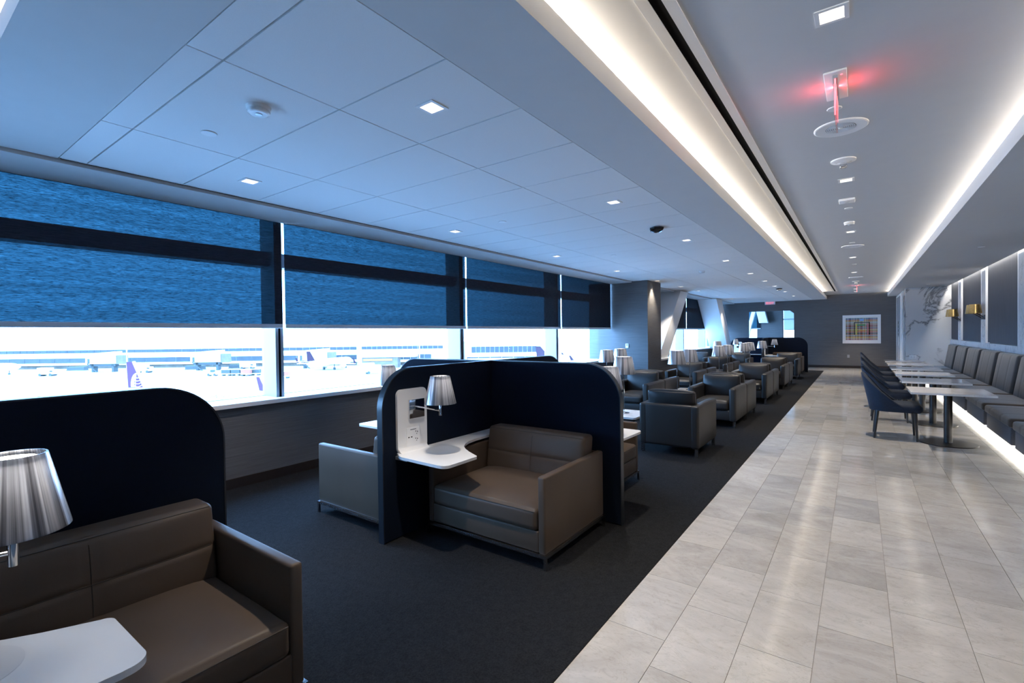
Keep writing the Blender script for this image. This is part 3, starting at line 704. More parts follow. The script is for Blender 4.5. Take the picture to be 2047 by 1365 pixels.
# ------------------------------------------------------------------ privacy booths
def booth(loc, arms, label):
    r = empty('privacy_booth', (*loc, 0), label=label, cat='partition', group='cross-shaped privacy booths')
    T, Ln, Hh, R = .0265, 1.285, 1.28, .30
    out = [(.0, .012), (Ln, .012)] + arc(Ln - R, Hh - R, R, 0, 90, 12) + [(0, Hh)]
    pm_ = MB().prism(out, 'y', -T, T).mesh('panel', 'navy')
    path = [(Ln, 0)] + arc(Ln - R, Hh - R, R, 0, 90, 14) + [(0, Hh)]
    tm = MB(); vs, fs = [], []
    for i, (a, z) in enumerate(path):
        if i == 0: nx, nz = 1, 0
        elif i == len(path) - 1: nx, nz = 0, 1
        else: nx, nz = (a - (Ln - R)) / R, (z - (Hh - R)) / R
        for o_, t_ in ((0, -T - .002), (.008, -T - .002), (.008, T + .002), (0, T + .002)): vs.append((a + nx * o_, t_, z + nz * o_))
    for i in range(len(path) - 1):
        for k in range(4): fs.append((i * 4 + k, i * 4 + (k + 1) % 4, i * 4 + 4 + (k + 1) % 4, i * 4 + 4 + k))
    fs += [(3, 2, 1, 0), tuple(len(vs) - 4 + k for k in range(4))]
    tm.add(vs, fs); tmm = tm.mesh('edge_trim', 'edge_black', True)
    for a in arms:
        p = ob('panel', pm_, 'navy', r, rz=math.radians(a))
        p.location = (T * math.cos(math.radians(a)), T * math.sin(math.radians(a)), 0)
        ob('edge_trim', tmm, 'edge_black', p)
    return r
F0 = .0285
def shelf_parts(parent, k):
    """white side shelf rising up the panel; local frame of a quadrant turned k quarter turns"""
    A = k * PI / 2
    zt = .65
    o1 = [(F0, -1.186), (F0 + .03, -1.200), (F0 + .07, -1.230), (F0 + .12, -1.248)] + [(F0 + .50, -1.262)] + arc(F0 + .515, -1.205, .055, -90, 0, 12) + arc(F0 + .535, -.945, .035, 0, 80, 10)
    o1 += [(F0 + .42, -.848), (F0 + .345, -.80), (F0 + .28, -.745), (F0 + .225, -.665), (F0 + .188, -.58), (F0 + .172, -.47), (F0 + .165, -.12), (F0 + .15, -.075), (F0 + .12, -.06), (F0, -.06)]
    top = ob('shelf_top', MB().prism(o1, 'z', zt - .020, zt), 'white_solid', parent, rz=A)
    ob('charging_pad', MB().lathe([(0, .0004), (.135, .0004), (.135, .0012), (0, .0012)], (F0 + .235, -.925, zt), 36), 'pad_grey', top)
    rs_ = ob('shelf_riser', MB().prism([(y, z) for y, z in rrect(-1.192, -.892, zt - .01, 1.125, .045)], 'x', F0, F0 + .020), 'white_solid', parent, rz=A)
    fl = MB(); prof = [(F0 + .020 + .045 - .045 * math.cos(t_), zt + .045 - .045 * math.sin(t_)) for t_ in [i * PI / 12 for i in range(7)]] + [(F0 + .019, zt - .001)]
    fl.prism(prof, 'y', -1.185, -.900); ob('cove_fillet', fl, 'white_solid', rs_)
    ou = ob('outlet_plate', MB().prism(rrect(-1.108, -.972, .675, .825, .004, 2), 'x', F0 + .0200, F0 + .0225), 'white_trim', rs_)
    for (y, z, a_, b_) in ((-1.085, .752, .007, .004), (-1.057, .752, .007, .004), (-1.014, .790, .003, .005), (-.996, .785, .003, .005), (-1.016, .735, .003, .005), (-.998, .730, .003, .005), (-1.005, .770, .003, .003), (-1.007, .718, .003, .003)):
        ob('socket', MB().box(F0 + .0225, F0 + .0232, y - a_, y + a_, z - b_, z + b_), 'black_slot', ou)
    ob('print_line', MB().box(F0 + .0225, F0 + .0230, -1.07, -1.01, .806, .811), 'screen_grey', ou)
    ob('bracket', MB().box(F0, F0 + .12, -1.20, -1.17, zt - .045, zt - .020), 'aluminium', parent, rz=A)
def shade_mesh(rb, rt, h):
    n = 40; mb = MB(); prof = [(rb, 0), (rb - (rb - rt) * .97, h * .985), (rt, h), (rt - .004, h), (rb - .003 - (rb - rt) * .97, h * .96), (rb - .003, .002)]
    mb.lathe(prof, seg=48, closed=True); return mb.mesh('shade', 'lamp_shade', True)
SH1 = shade_mesh(.116, .071, .200); SH2 = shade_mesh(.160, .116, .238)
def bulb_parts(r, z, zs, h, rt, e):
    ob('bulb', MB().lathe([(0, 0), (.020, .004), (.026, .022), (.020, .045), (0, .052)], (0, 0, z), 14), 'bulb', r, smooth=True)
    ob('diffuser', MB().lathe([(0, 0), (rt - .012, 0), (rt - .012, .003), (0, .003)], (0, 0, zs + h - .018), 28), 'bulb', r)
    l = bpy.data.lights.new('glow', 'POINT'); l.energy = e; l.color = NEUT; l.shadow_soft_size = .03
    lo = bpy.data.objects.new('glow', l); C.objects.link(lo); lo.parent = r; lo.location = (0, 0, zs + h * .45)
def reading_lamp():
    """arm lamp; origin on the panel face under its wall plate, arm leaves along +x"""
    r = empty('reading_lamp')
    ax, ay, zb = .335, -.045, 1.034
    ob('wall_plate', MB().soft(.021, .040, -.078, .078, .895, 1.042, .003, n=1), 'chrome', r)
    ob('arm', MB().tube([(.04, -.01, .985), (.08, -.015, .985), (ax, ay, .980)], .0055, 8), 'chrome', r)
    ob('stem', MB().lathe([(0, .945), (.011, .945), (.011, 1.10), (.006, 1.11), (.006, 1.20), (0, 1.20)], (ax, ay, 0), 16), 'chrome', r, smooth=True)
    sh = ob('shade', SH1, 'lamp_shade', r, loc=(ax, ay, zb))
    g = ob('gallery', MB().lathe([(.014, .182), (.068, .182), (.068, .186), (.014, .186)], seg=28, closed=True), 'aluminium', sh)
    b_ = ob('bulb', MB().lathe([(0, 0), (.018, .004), (.024, .024), (.018, .05), (0, .058)], (0, 0, .075), 14), 'bulb', sh, smooth=True)
    d_ = ob('diffuser', MB().lathe([(0, .1875), (.052, .1875), (.052, .190), (0, .190)], seg=28), 'bulb', sh)
    l = bpy.data.lights.new('glow', 'POINT'); l.energy = BULB; l.color = (1, .96, .92); l.shadow_soft_size = .025
    lo = bpy.data.objects.new('glow', l); C.objects.link(lo); lo.parent = sh; lo.location = (0, 0, .174)
    return r
rl0 = reading_lamp(); cc0 = club_chair(); used = {}
def place(proto, key, loc, rz, **kw):
    if key not in used:
        used[key] = 1; proto.location = loc; proto.rotation_euler = (0, 0, rz); return tag(proto, **kw)
    return dup(proto, loc, rz, **kw)
def rot(x, y, k):
    for _ in range(k % 4): x, y = -y, x
    return x, y
def quad(c, k, chair=None, lamp=None, booth_o=None, shelf=True, gl='reading lamps on the booth panels'):
    if shelf: shelf_parts(booth_o, k)
    if chair:
        x, y = rot(.675, -.98, k); place(cc0, 'cc', (c[0] + x, c[1] + y, 0), k * PI / 2, label=chair, cat='armchair', group='wide taupe chairs in the booths')
    if lamp:
        x, y = rot(F0, -1.012, k); place(rl0, 'rl', (c[0] + x, c[1] + y, 0), k * PI / 2, label=lamp, cat='lamp', group=gl)
PX = -2.845
b1 = booth((PX, 3.58), (-90, 0, 180, 90), 'dark navy cross-shaped booth partition in the middle, around the taupe chairs')
quad((PX, 3.58), 0, 'wide taupe leather chair inside the middle booth, facing the camera', 'silver reading lamp with mirror plate inside the middle booth, over white shelf', b1)
quad((PX, 3.58), 3, 'taupe leather chair turned to the window, its arm side showing behind the middle booth', 'silver reading lamp in front of the window, behind the middle booth panel', b1)
quad((PX, 3.58), 1, 'taupe leather chair half hidden behind the middle booth, beside the first charcoal armchair', 'silver reading lamp just above the rounded end of the middle booth', b1)
b0 = booth((PX, -.125), (0, 90), 'nearest dark navy booth partition behind the cropped taupe chair')
quad((PX, -.125), 1, 'nearest taupe leather chair, cropped by the frame at bottom', 'large silver lamp shade cropped by the frame edge, nearest the camera', b0)
b2 = booth((PX, 20.65), (-90, 0, 180, 90), 'far dark navy booth partition in front of the end wall opening')
quad((PX, 20.65), 0, 'far taupe leather chair inside the booth by the end wall', 'small far reading lamp against the dark booth by the end wall', b2)
quad((PX, 20.65), 3, None, 'small far reading lamp in front of white shelf at the window end of far booth', b2)

# ------------------------------------------------------------------ charcoal armchairs, side tables, table lamps
ac0 = armchair()
RX, LX, TX = -1.935, -3.345, -4.72
def ac(x, y, face, label):
    place(ac0, 'ac', (x, y, 0), 0 if face < 0 else PI, label=label, cat='armchair', group='charcoal armchairs in rows')
fr = 'charcoal leather armchair %s the camera, %s from the camera in the %s row'
RY = [(6.86, 1), (8.12, -1), (9.945, 1), (11.22, -1), (13.08, 1), (14.22, -1), (16.08, 1), (17.52, -1)]
for k, (y, f) in enumerate(RY): ac(RX, y, f, fr % ('facing' if f < 0 else 'turned away from', ORD[k], 'walkway-side'))
for k, (y, f) in enumerate(RY[1:]): ac(LX, y, f, fr % ('facing' if f < 0 else 'turned away from', ORD[k], 'middle'))
ac(TX, 17.45, -1, 'blue-lit charcoal armchair against the low wall under the far windows')
def side_table(x, y, L, label):
    r = empty('side_table', (x, y, 0), label=label, cat='side table', group='low marble side tables between armchairs')
    ob('top', MB().prism(rrect(-.27, .27, -L / 2, L / 2, .04), 'z', .395, .42), 'table_marble', r)
    ob('apron', MB().box(-.23, .23, -L / 2 + .05, L / 2 - .05, .365, .395), 'gunmetal', r)
    for sx in (-1, 1):
        for sy in (-1, 1): ob('leg', MB().box(sx * .21 - .015, sx * .21 + .015, sy * (L / 2 - .08) - .015, sy * (L / 2 - .08) + .015, 0, .365), 'gunmetal', r)
def table_lamp():
    r = empty('table_lamp')
    ob('base', MB().lathe([(0, 0), (.075, 0), (.075, .010), (.020, .016), (.012, .03), (0, .03)], seg=28), 'chrome', r, smooth=True)
    ob('stem', MB().lathe([(0, .02), (.0075, .02), (.0075, .66), (0, .66)], seg=12), 'chrome', r)
    sh = ob('shade', SH2, 'lamp_shade', r, loc=(0, 0, .545))
    ob('gallery', MB().lathe([(.010, .214), (.112, .214), (.112, .218), (.010, .218)], seg=28, closed=True), 'aluminium', sh)
    ob('bulb', MB().lathe([(0, 0), (.02, .004), (.028, .028), (.02, .055), (0, .064)], (0, 0, .10), 14), 'bulb', sh, smooth=True)
    ob('diffuser', MB().lathe([(0, .2195), (.088, .2195), (.088, .223), (0, .223)], seg=28), 'bulb', sh)
    l = bpy.data.lights.new('glow', 'POINT'); l.energy = BULB * 1.5; l.color = (1, .96, .92); l.shadow_soft_size = .03
    lo = bpy.data.objects.new('glow', l); C.objects.link(lo); lo.parent = sh; lo.location = (0, 0, .206)
    return r
tl0 = table_lamp()
MX = -2.64
side_table(MX, 6.3, .62, 'low marble side table beside the first walkway-side armchair')
side_table(MX, 9.0, 1.5, 'long low marble table between the second and third pairs of armchairs')
side_table(MX, 12.15, 1.5, 'long low marble table between the fourth and fifth pairs of armchairs')
side_table(MX, 15.2, 1.5, 'long low marble table between the sixth and seventh pairs of armchairs')
side_table(MX, 17.95, .6, 'low marble side table beside the last pair of armchairs')
side_table(-4.05, 9.0, 1.5, 'low side table on the window side of the middle armchair row')
side_table(-4.05, 17.95, .6, 'low side table beside the blue-lit armchair under the far windows')
LAMPS = [(MX, 6.27, 'silver table lamp with tall stem on the marble table by the first armchair'),
         (MX, 8.66, 'silver table lamp, front one of the pair between the second and third armchairs'),
         (MX, 9.46, 'silver table lamp, rear one of the pair between the second and third armchairs'),
         (MX, 11.85, 'silver table lamp, front one of the pair between fourth and fifth armchairs'),
         (MX, 12.72, 'silver table lamp, rear one of the pair between fourth and fifth armchairs'),
         (MX, 14.9, 'silver table lamp, front one of the pair between sixth and seventh armchairs'),
         (MX, 15.65, 'silver table lamp, rear one of the pair between sixth and seventh armchairs'),
         (MX, 17.95, 'silver table lamp beside the last pair of charcoal armchairs'),
         (-4.03, 8.74, 'silver table lamp against the bright window beside the wallpapered pier'),
         (-4.07, 9.5, 'silver table lamp in front of the blue-lit wallpapered pier'),
         (-4.05, 17.95, 'silver table lamp in front of the foot of the second slanted brace')]
for x, y, lab in LAMPS: place(tl0, 'tl', (x, y, .42), 0, label=lab, cat='lamp', group='silver table lamps between the armchairs')

# ------------------------------------------------------------------ dining side
def dining_table():
    r = empty('dining_table')
    ob('top', MB().prism(rrect(-.41, .41, -.415, .415, .008, 2), 'z', .680, .705), 'table_marble', r)
    ob('spider', MB().box(-.25, .25, -.03, .03, .668, .680).box(-.03, .03, -.25, .25, .668, .680), 'black_metal', r)
    ob('column', MB().lathe([(0, .012), (.046, .012), (.046, .668), (0, .668)], seg=28), 'gunmetal', r, smooth=True)
    ob('base', MB().lathe([(0, 0), (.300, 0), (.302, .006), (.298, .012), (.05, .014), (0, .014)], seg=48), 'gunmetal', r, smooth=True)
    return r
def dining_chair():
    """upholstered tub side chair, faces +x, origin centred on the floor"""
    r = empty('dining_chair')
    HW, XB_, XF = .252, -.275, .16
    plan = []
    for i in range(9): plan.append((XF - i / 8 * .235, HW, i / 8 * .55))
    n_c = 12
    cx = -.085
    for i in range(1, n_c): 
        a = PI / 2 + PI * i / n_c
        plan.append((cx + .20 * math.cos(a), HW * math.sin(a), .55 + .45 * math.sin(PI / 2 * min(1, (i / n_c) * 2)) if i <= n_c / 2 else .55 + .45 * math.sin(PI / 2 * min(1, (1 - i / n_c) * 2))))
    for i in range(9): plan.append((-.075 + i / 8 * .235, -HW, (1 - i / 8) * .55))
    def ztop(t_): 
        return .440 + .465 * max(0, min(1, t_)) ** 2.0
    vs, fs = [], []; nP = len(plan); nz = 6
    for i, (x, y, t_) in enumerate(plan):
        a = plan[max(i - 1, 0)]; b_ = plan[min(i + 1, nP - 1)]; d = Vector((b_[0] - a[0], b_[1] - a[1])).normalized(); nrm = Vector((d.y, -d.x)) * -1
        # outward normal: away from the centre
        if nrm.dot(Vector((x - .02, y))) < 0: nrm = -nrm
        zt_ = ztop(t_)
        ring = []
        for k in range(nz + 1):
            z = .385 + (zt_ - .385) * k / nz; lean = .10 * max(0, (z - .40) / .5) * max(0, t_ - .3) / .7
            ring.append((x - lean * (1 if x < .1 else 0), y * (1 - .03 * (z - .4)), z, nrm))
        outer = [(p[0] + n_.x * .012, p[1] + n_.y * .012, p[2]) for p in ring for n_ in (p[3],)]
        inner = [(p[0] - n_.x * .036, p[1] - n_.y * .036, p[2]) for p in ring for n_ in (p[3],)]
        top = [((outer[-1][0] * .75 + inner[-1][0] * .25), (outer[-1][1] * .75 + inner[-1][1] * .25), outer[-1][2] + .012), ((outer[-1][0] * .25 + inner[-1][0] * .75), (outer[-1][1] * .25 + inner[-1][1] * .75), outer[-1][2] + .012)]
        vs += outer + top + inner[::-1]
    m_ = 2 * (nz + 1) + 2
    for i in range(nP - 1):
        for k in range(m_): fs.append((i * m_ + k, (i + 1) * m_ + k, (i + 1) * m_ + (k + 1) % m_, i * m_ + (k + 1) % m_))
    fs += [tuple(range(m_ - 1, -1, -1)), tuple(range((nP - 1) * m_, nP * m_))]
    mb = MB(); mb.add(vs, fs)
    ob('backrest', mb, 'velvet', r, smooth=True)
    ob('seat', MB().soft(-.225, .285, -.268, .268, .385, .490, .045, (.006, .0, .012), n=10, rs=3, warp=lambda u, v, w_, p: (p.x, p.y * (1 - .45 * (max(0, -.02 - p.x) / .2) ** 2), p.z)), 'velvet', r)
    for sx, sy in ((-1, -1), (-1, 1), (1, -1), (1, 1)):
        x0, y0 = sx * .205, sy * .215; x1, y1 = sx * .245 - (.02 if sx > 0 else 0), sy * .245
        ob('leg', MB().tube([(x0, y0, .39), (x1, y1, 0)], [.023, .012], 10), 'leg_dark', r, smooth=True)
    return r
dt0, dc0 = dining_table(), dining_chair()
TYS = [8.575, 10.20, 11.78, 13.27, 14.76, 16.27]
for k, y in enumerate(TYS):
    place(dt0, 'dt', (.958, y, 0), 0, label='white marble pedestal table, %s from the camera in the row along the banquette' % ORD[k], cat='table', group='pedestal tables along the banquette')
    place(dc0, 'dc', (.415, y + .16 - k * .01, 0), 0, label='dark blue velvet chair at the %s marble table from the camera' % ORD[k], cat='chair', group='blue velvet chairs along the tables')
def banquette(L):
    r = empty('banquette')
    def sw(u, v, w_, p):
        q = Vector(p)
        if u < -.99: q.x += .007 * max(math.exp(-((v - .45) / .03) ** 2), math.exp(-((v + .45) / .03) ** 2))
        q.x += .10 * (q.z - .43) / .65
        return q
    def ss(u, v, w_, p):
        q = Vector(p); d_ = max(math.exp(-((v - .45) / .03) ** 2), math.exp(-((v + .45) / .03) ** 2))
        if w_ > .99: q.z -= .006 * d_
        if u < -.99: q.x += .006 * d_
        return q
    ob('base', MB().soft(1.455, 2.20, .02, L - .02, .135, .345, .012, n=1), 'bench_base', r)
    ob('seat_cushion', MB().soft(1.435, 2.05, 0, L, .345, .455, .030, (.004, 0, .012), n=30, rs=2, warp=ss), 'bench_cloth', r)
    ob('backrest', MB().soft(1.985, 2.115, .02, L - .02, .43, 1.085, .035, (.012, 0, .004), n=30, rs=2, warp=sw), 'bench_cloth_blue', r)
    ob('back_board', MB().box(2.14, 2.215, .02, L - .02, .345, 1.06), 'bench_base', r)
    return r
bq0 = banquette(1.36)
BQ = ['nearest banquette unit, cropped by the frame edge', 'second banquette unit from the frame edge, beside the first marble table']
BYS = [6.53, 8.05, 9.58, 11.10, 12.63, 14.16, 15.69, 17.25]
for k, y in enumerate(BYS):
    lab = 'grey upholstered banquette unit cropped by the frame edge' if k == 0 else 'grey upholstered banquette unit, %s from the frame edge towards the marble wall' % ORD[k]
    place(bq0, 'bq', (0, y, 0), 0, label=lab, cat='bench', group='banquette units along the panelled wall')
ob('plinth', MB().box(1.605, 2.25, 6.5, 18.65, 0, .134), 'white_trim', label='recessed white plinth carrying the banquette', cat='plinth')
led('plinth_light', 'led_kick', 1.575, 6.5, 18.6, .131, PI, 'white strip light under the banquette, glowing on the floor')
# wall sconces
def sconce(y, label):
    r = empty('wall_sconce', (XB - .06, y, 1.78), label=label, cat='wall lamp', group='brass wall lamps on the pilasters')
    ob('back_plate', MB().soft(-.012, 0, -.20, .20, -.05, .05, .004, n=1), 'black_metal', r)
    for s_ in (-.16, .16):
        a = ob('arm', MB().tube([(-.012, s_, -.01), (-.14, s_, .09)], .009, 8), 'black_metal', r)
        sh = ob('shade', MB().lathe([(.118, .0), (.092, .195), (.089, .195), (.114, .004)], (-.16, s_, .085), 36, closed=True), 'brass', r, smooth=True)
        ob('bulb', MB().lathe([(0, 0), (.02, .01), (.026, .035), (.014, .07), (0, .075)], (-.16, s_, .12), 12), 'bulb', sh, smooth=True)
        l = bpy.data.lights.new('glow', 'POINT'); l.energy = .8; l.color = WARM; l.shadow_soft_size = .03
        lo = bpy.data.objects.new('glow', l); C.objects.link(lo); lo.parent = sh; lo.location = (-.16, s_, .20)
sconce(14.60, 'brass double-shade wall lamp on the nearer marble pilaster'); sconce(17.64, 'brass double-shade wall lamp on the farther marble pilaster')
# picture on the end wall
pc = empty('framed_picture', (.07, YF, 1.565), label='white framed print of coloured woven stripes on the grey end wall', cat='picture')
fw, fh = .615, .565
ob('frame', MB().box(-fw, fw, -.035, 0, fh - .03, fh).box(-fw, fw, -.035, 0, -fh, -fh + .03).box(-fw, -fw + .03, -.035, 0, -fh + .03, fh - .03).box(fw - .03, fw, -.035, 0, -fh + .03, fh - .03), 'white_trim', pc)
ob('mat_board', MB().box(-fw + .03, fw - .03, -.020, -.002, -fh + .03, fh - .03), 'white_trim', pc)
ob('print', MB().box(-fw + .105, fw - .105, -.024, -.020, -fh + .135, fh - .12), 'plaid_print', pc)
pr = pc.children[-1]
for (x0, x1, z0, z1, mt) in ((-.24, .27, .255, .28, 'black_slot'), (-.24, -.215, -.22, .255, 'black_slot'), (.245, .27, -.22, .255, 'black_slot')):
    ob('bar', MB().box(x0, x1, -.026, -.024, z0, z1), mt, pr)
for n_, col, rr in (('yellow_bar', (.62, .56, .14), (-.185, -.145, -.22, .22)), ('pink_bar', (.62, .22, .26), (.19, .225, -.22, .22)), ('green_bar', (.05, .30, .16), (-.14, .13, .14, .19)), ('blue_patch', (.22, .42, .75), (-.05, .08, .32, .42)), ('rust_bar', (.60, .18, .06), (-.08, .13, -.08, -.05))):
    plain(n_, col, .5); ob('bar', MB().box(rr[0], rr[1], -.026, -.024, rr[2], rr[3]), n_, pr)
# small wall fittings
th = empty('thermostat', (-4.72, 11.45, 1.21), label='white wall thermostat on the blue-lit pier', cat='thermostat')
ob('body', MB().soft(-.04, .04, -.02, 0, -.055, .055, .006, n=1), 'white_trim', th); ob('display', MB().box(-.022, .022, -.0215, -.02, .012, .036), 'screen_grey', th)
so = empty('outlet', (1.35, 19.4, .668), label='white double outlet on the marble wall', cat='outlet')
ob('plate', MB().soft(-.085, .085, -.010, 0, -.062, .062, .004, n=1), 'white_trim', so)
for s_ in (-.035, .035): ob('socket', MB().box(s_ - .015, s_ + .015, -.012, -.010, -.028, .028), 'white_solid', so)
s2 = empty('outlet', (-.353, YF, .482), label='grey outlet low on the end wall', cat='outlet')
ob('plate', MB().soft(-.04, .04, -.008, 0, -.06, .06, .003, n=1), 'speaker_grey', s2); ob('socket', MB().box(-.018, .018, -.010, -.008, -.035, .035), 'speaker_grey', s2)

# ------------------------------------------------------------------ airport outside (site turned 36 degrees to the lounge)
GZ = -10.87; ER = Vector((math.cos(YAW), math.sin(YAW), 0)); EF = Vector((-math.sin(YAW), math.cos(YAW), 0))
def site(s_, d, z=GZ): p = ER * s_ + EF * d; return (p.x, p.y, z)
ob('ground_apron', MB().box(-700, 700, 12, 900, -.5, 0), 'concrete', loc=(0, 0, GZ), rz=YAW, kind='structure', label='pale concrete apron')
def sobj(name, s_, d, turn=0, **kw): return empty(name, site(s_, d), YAW + turn, **kw)
def terminal(s0, s1, d, H, bands, label, deep=24):
    r = sobj('terminal_building', (s0 + s1) / 2, d, label=label, cat='building', group='terminal buildings across the apron')
    L = (s1 - s0) / 2
    ob('wall', MB().box(-L, L, 0, deep, 0, H), 'terminal_white', r); ob('roof', MB().box(-L - 1, L + 1, -1, deep + 1, H, H + .5), 'terminal_white', r)
    for (z0, z1, a, b_, mt, n_) in bands:
        w_ = (b_ - a) / n_
        for k in range(n_): ob('window_pane', MB().box(a + k * w_ + .06, a + (k + 1) * w_ - .06, -.12 - .03 * (k % 2), 0, z0, z1), mt, r)  # glass bands are panes; the lowest dark strips only stand in for ground-floor shade
    ob('ledge', MB().box(-L, L, -1.6, 0, 1.5, 2.4), 'terminal_white', r)
    return r
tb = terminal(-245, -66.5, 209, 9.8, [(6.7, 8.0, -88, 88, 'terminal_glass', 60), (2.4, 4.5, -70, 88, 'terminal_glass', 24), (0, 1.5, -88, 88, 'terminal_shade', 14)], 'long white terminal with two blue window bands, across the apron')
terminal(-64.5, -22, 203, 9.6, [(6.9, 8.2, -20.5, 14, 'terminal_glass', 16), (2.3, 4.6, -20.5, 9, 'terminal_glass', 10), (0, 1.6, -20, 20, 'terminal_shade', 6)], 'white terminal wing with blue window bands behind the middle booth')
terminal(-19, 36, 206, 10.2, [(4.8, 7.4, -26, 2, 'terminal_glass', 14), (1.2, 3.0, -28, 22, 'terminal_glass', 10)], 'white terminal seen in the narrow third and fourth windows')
def jet_bridge(s_, d, label):
    r = sobj('jet_bridge', s_, d, label=label, cat='jet bridge', group='white jet bridges at the terminal')
    ob('tunnel', MB().add([(-6, 0, 3.2), (5.5, 0, 3.2), (5.5, 3.4, 3.2), (-6, 3.4, 3.2), (-6, 0, 7.0), (5.5, 0, 7.9), (5.5, 3.4, 7.9), (-6, 3.4, 7.0)], [(0, 3, 2, 1), (4, 5, 6, 7), (0, 1, 5, 4), (1, 2, 6, 5), (2, 3, 7, 6), (3, 0, 4, 7)]), 'plane_white', r)
    ob('cab', MB().box(5.5, 8.2, .4, 3.0, 3.0, 6.4), 'terminal_shade', r); ob('door', MB().box(-5.2, -4.3, -.08, 0, 3.3, 5.2), 'ramp_grey', r)
    ob('stair', MB().add([(-5, -.5, 3.4), (-5, -.1, 3.4), (-1, -.1, 0), (-1, -.5, 0), (-5, -.5, 3.0), (-5, -.1, 3.0), (-1.5, -.1, 0), (-1.5, -.5, 0)], [(0, 1, 2, 3), (4, 7, 6, 5), (0, 3, 7, 4), (1, 5, 6, 2)]), 'ramp_grey', r)
    for x in (-3.8, 4): ob('support', MB().box(x - .4, x + .4, .6, 2.6, 0, 3.2), 'ramp_grey', r)
    ob('bogie', MB().box(-5, 5, .6, 2.4, 2.2, 3.2), 'ramp_grey', r)
jet_bridge(-158, 184, 'white jet bridge in front of the terminal, beside the violet tail fin'); jet_bridge(-119, 186, 'white jet bridge in front of the terminal, above the baggage carts'); jet_bridge(-79, 190, 'white jet bridge behind the parked airliner')
def airliner(s_, d, turn, sc, label, fin='fin_violet', livery=False, z=0):
    r = sobj('airliner', s_, d, turn, label=label, cat='airplane', group='airliners on the apron'); r.scale = (sc, sc, sc)
    # nose towards +x
    prof = [(0, 15.5), (.5, 15.2), (1.0, 14.4), (1.4, 13.2), (1.55, 11.5), (1.55, -6), (1.40, -9), (.95, -12.5), (.35, -15.3), (0, -15.5)]
    ob('fuselage', MB().lathe(prof[::-1], (0, 0, 3.2), 24, 'x'), 'plane_white', r, smooth=True)
    ob('fin', MB().prism([(-15.0, 4.2), (-10.6, 4.4), (-13.6, 8.0), (-15.4, 8.0)], 'y', -.14, .14), fin, r)
    f = r.children[-1]
    ob('leading_edge', MB().prism([(-10.6, 4.4), (-10.3, 4.4), (-13.45, 8.1), (-13.6, 8.0)], 'y', -.17, .17), 'plane_white', f)
    if livery:
        for s2_ in (-1, 1):
            mbd = MB(); cx, cz, R_ = -12.3, 4.7, 1.7
            def inside(x, z): return 4.35 < z and x < -10.6 - (z - 4.4) * .833 - .05 and x > -15.0 - (z - 4.2) * .1
            pts = [(cx + R_ * math.cos(t_ / 24 * 2 * PI), cz + R_ * math.sin(t_ / 24 * 2 * PI)) for t_ in range(24)]
            for q in range(6):
                w_ = R_ * math.cos(q * PI / 12); pth = []
                for t_ in range(33):
                    a = -PI / 2 + PI * t_ / 32
                    for sg in ((-1, 1) if q < 6 else (1,)): pass
                    pth.append((cx - w_ * math.cos(a) * (1 if q < 6 else -1), cz + R_ * math.sin(a)))
                for (p, q2) in zip(pth[:-1], pth[1:]):
                    if inside(*p) and inside(*q2): mbd.tube([(p[0], s2_ * .16, p[1]), (q2[0], s2_ * .16, q2[1])], .045, 5)
            for q in range(-3, 4):
                z_ = cz + R_ * q / 4; hw = math.sqrt(max(0, R_ * R_ - (z_ - cz) ** 2)); xs3 = [cx - hw + 2 * hw * i / 16 for i in range(17)]
                pth = [(x, z_ + .5 * ((x - cx) / R_) ** 2 - .25) for x in xs3]
                for (p, q2) in zip(pth[:-1], pth[1:]):
                    if inside(*p) and inside(*q2): mbd.tube([(p[0], s2_ * .16, p[1]), (q2[0], s2_ * .16, q2[1])], .045, 5)
            ob('globe_emblem', mbd, 'plane_white', f)
    for s2_ in (-1, 1):
        wg = ob('wing', MB().prism([(2.2, s2_ * 1.2), (-2.6, s2_ * 1.2), (-3.9, s2_ * 13), (-2.6, s2_ * 13)], 'z', 2.55, 2.85), 'plane_white', r)
        ob('winglet', MB().prism([(-2.5, 2.8), (-3.9, 2.8), (-4.7, 5.0), (-4.1, 5.0)], 'y', s2_ * 13 - .08, s2_ * 13 + .08), fin, wg)
        ob('tailplane', MB().prism([(-11.8, s2_ * .4), (-14.6, s2_ * .4), (-15.6, s2_ * 5), (-14.4, s2_ * 5)], 'z', 4.0, 4.18), 'plane_white', r)
        en = ob('engine', MB().lathe([(.75, 3.4), (.85, 3.0), (.85, 1.6), (.55, .3)], (0, s2_ * 4.3, 1.55), 18, 'x'), 'plane_white', r, smooth=True)
        ob('intake', MB().lathe([(0, 3.42), (.66, 3.42), (.66, 3.45), (0, 3.45)], (0, s2_ * 4.3, 1.55), 18, 'x'), 'ramp_grey', en)
        ob('main_gear', MB().box(-1.6, -.6, s2_ * 2.4 - .25, s2_ * 2.4 + .25, 0, 1.0).box(-1.2, -1.0, s2_ * 2.4 - .1, s2_ * 2.4 + .1, 1.0, 2.6), 'ramp_grey', r)
    ob('nose_gear', MB().box(10.9, 11.5, -.2, .2, 0, .7).box(11.15, 11.3, -.08, .08, .7, 1.9), 'ramp_grey', r)
    if livery:
        for body, size, z_, x_ in (('UNITED', .85, 4.25, 9.9), ('EXPRESS', .42, 3.60, 9.9)):
            to = ob('lettering', text_mesh('lettering', body, size, 'text_blue', .02, 1.25), 'text_blue', r); to.location = (x_, -1.57 if z_ < 4 else -1.27, z_); to.rotation_euler = (PI / 2 - (.25 if z_ < 4 else .70), 0, 0)
    return r
airliner(-47.5, 69.5, -.50, 1.1, 'white airliner parked below the first window, violet tail fin and lettering showing', 'fin_violet', True)
airliner(-69, 182, 1.35, .92, 'white airliner parked by the jet bridge, seen nose-on through the second window', 'fin_blue')
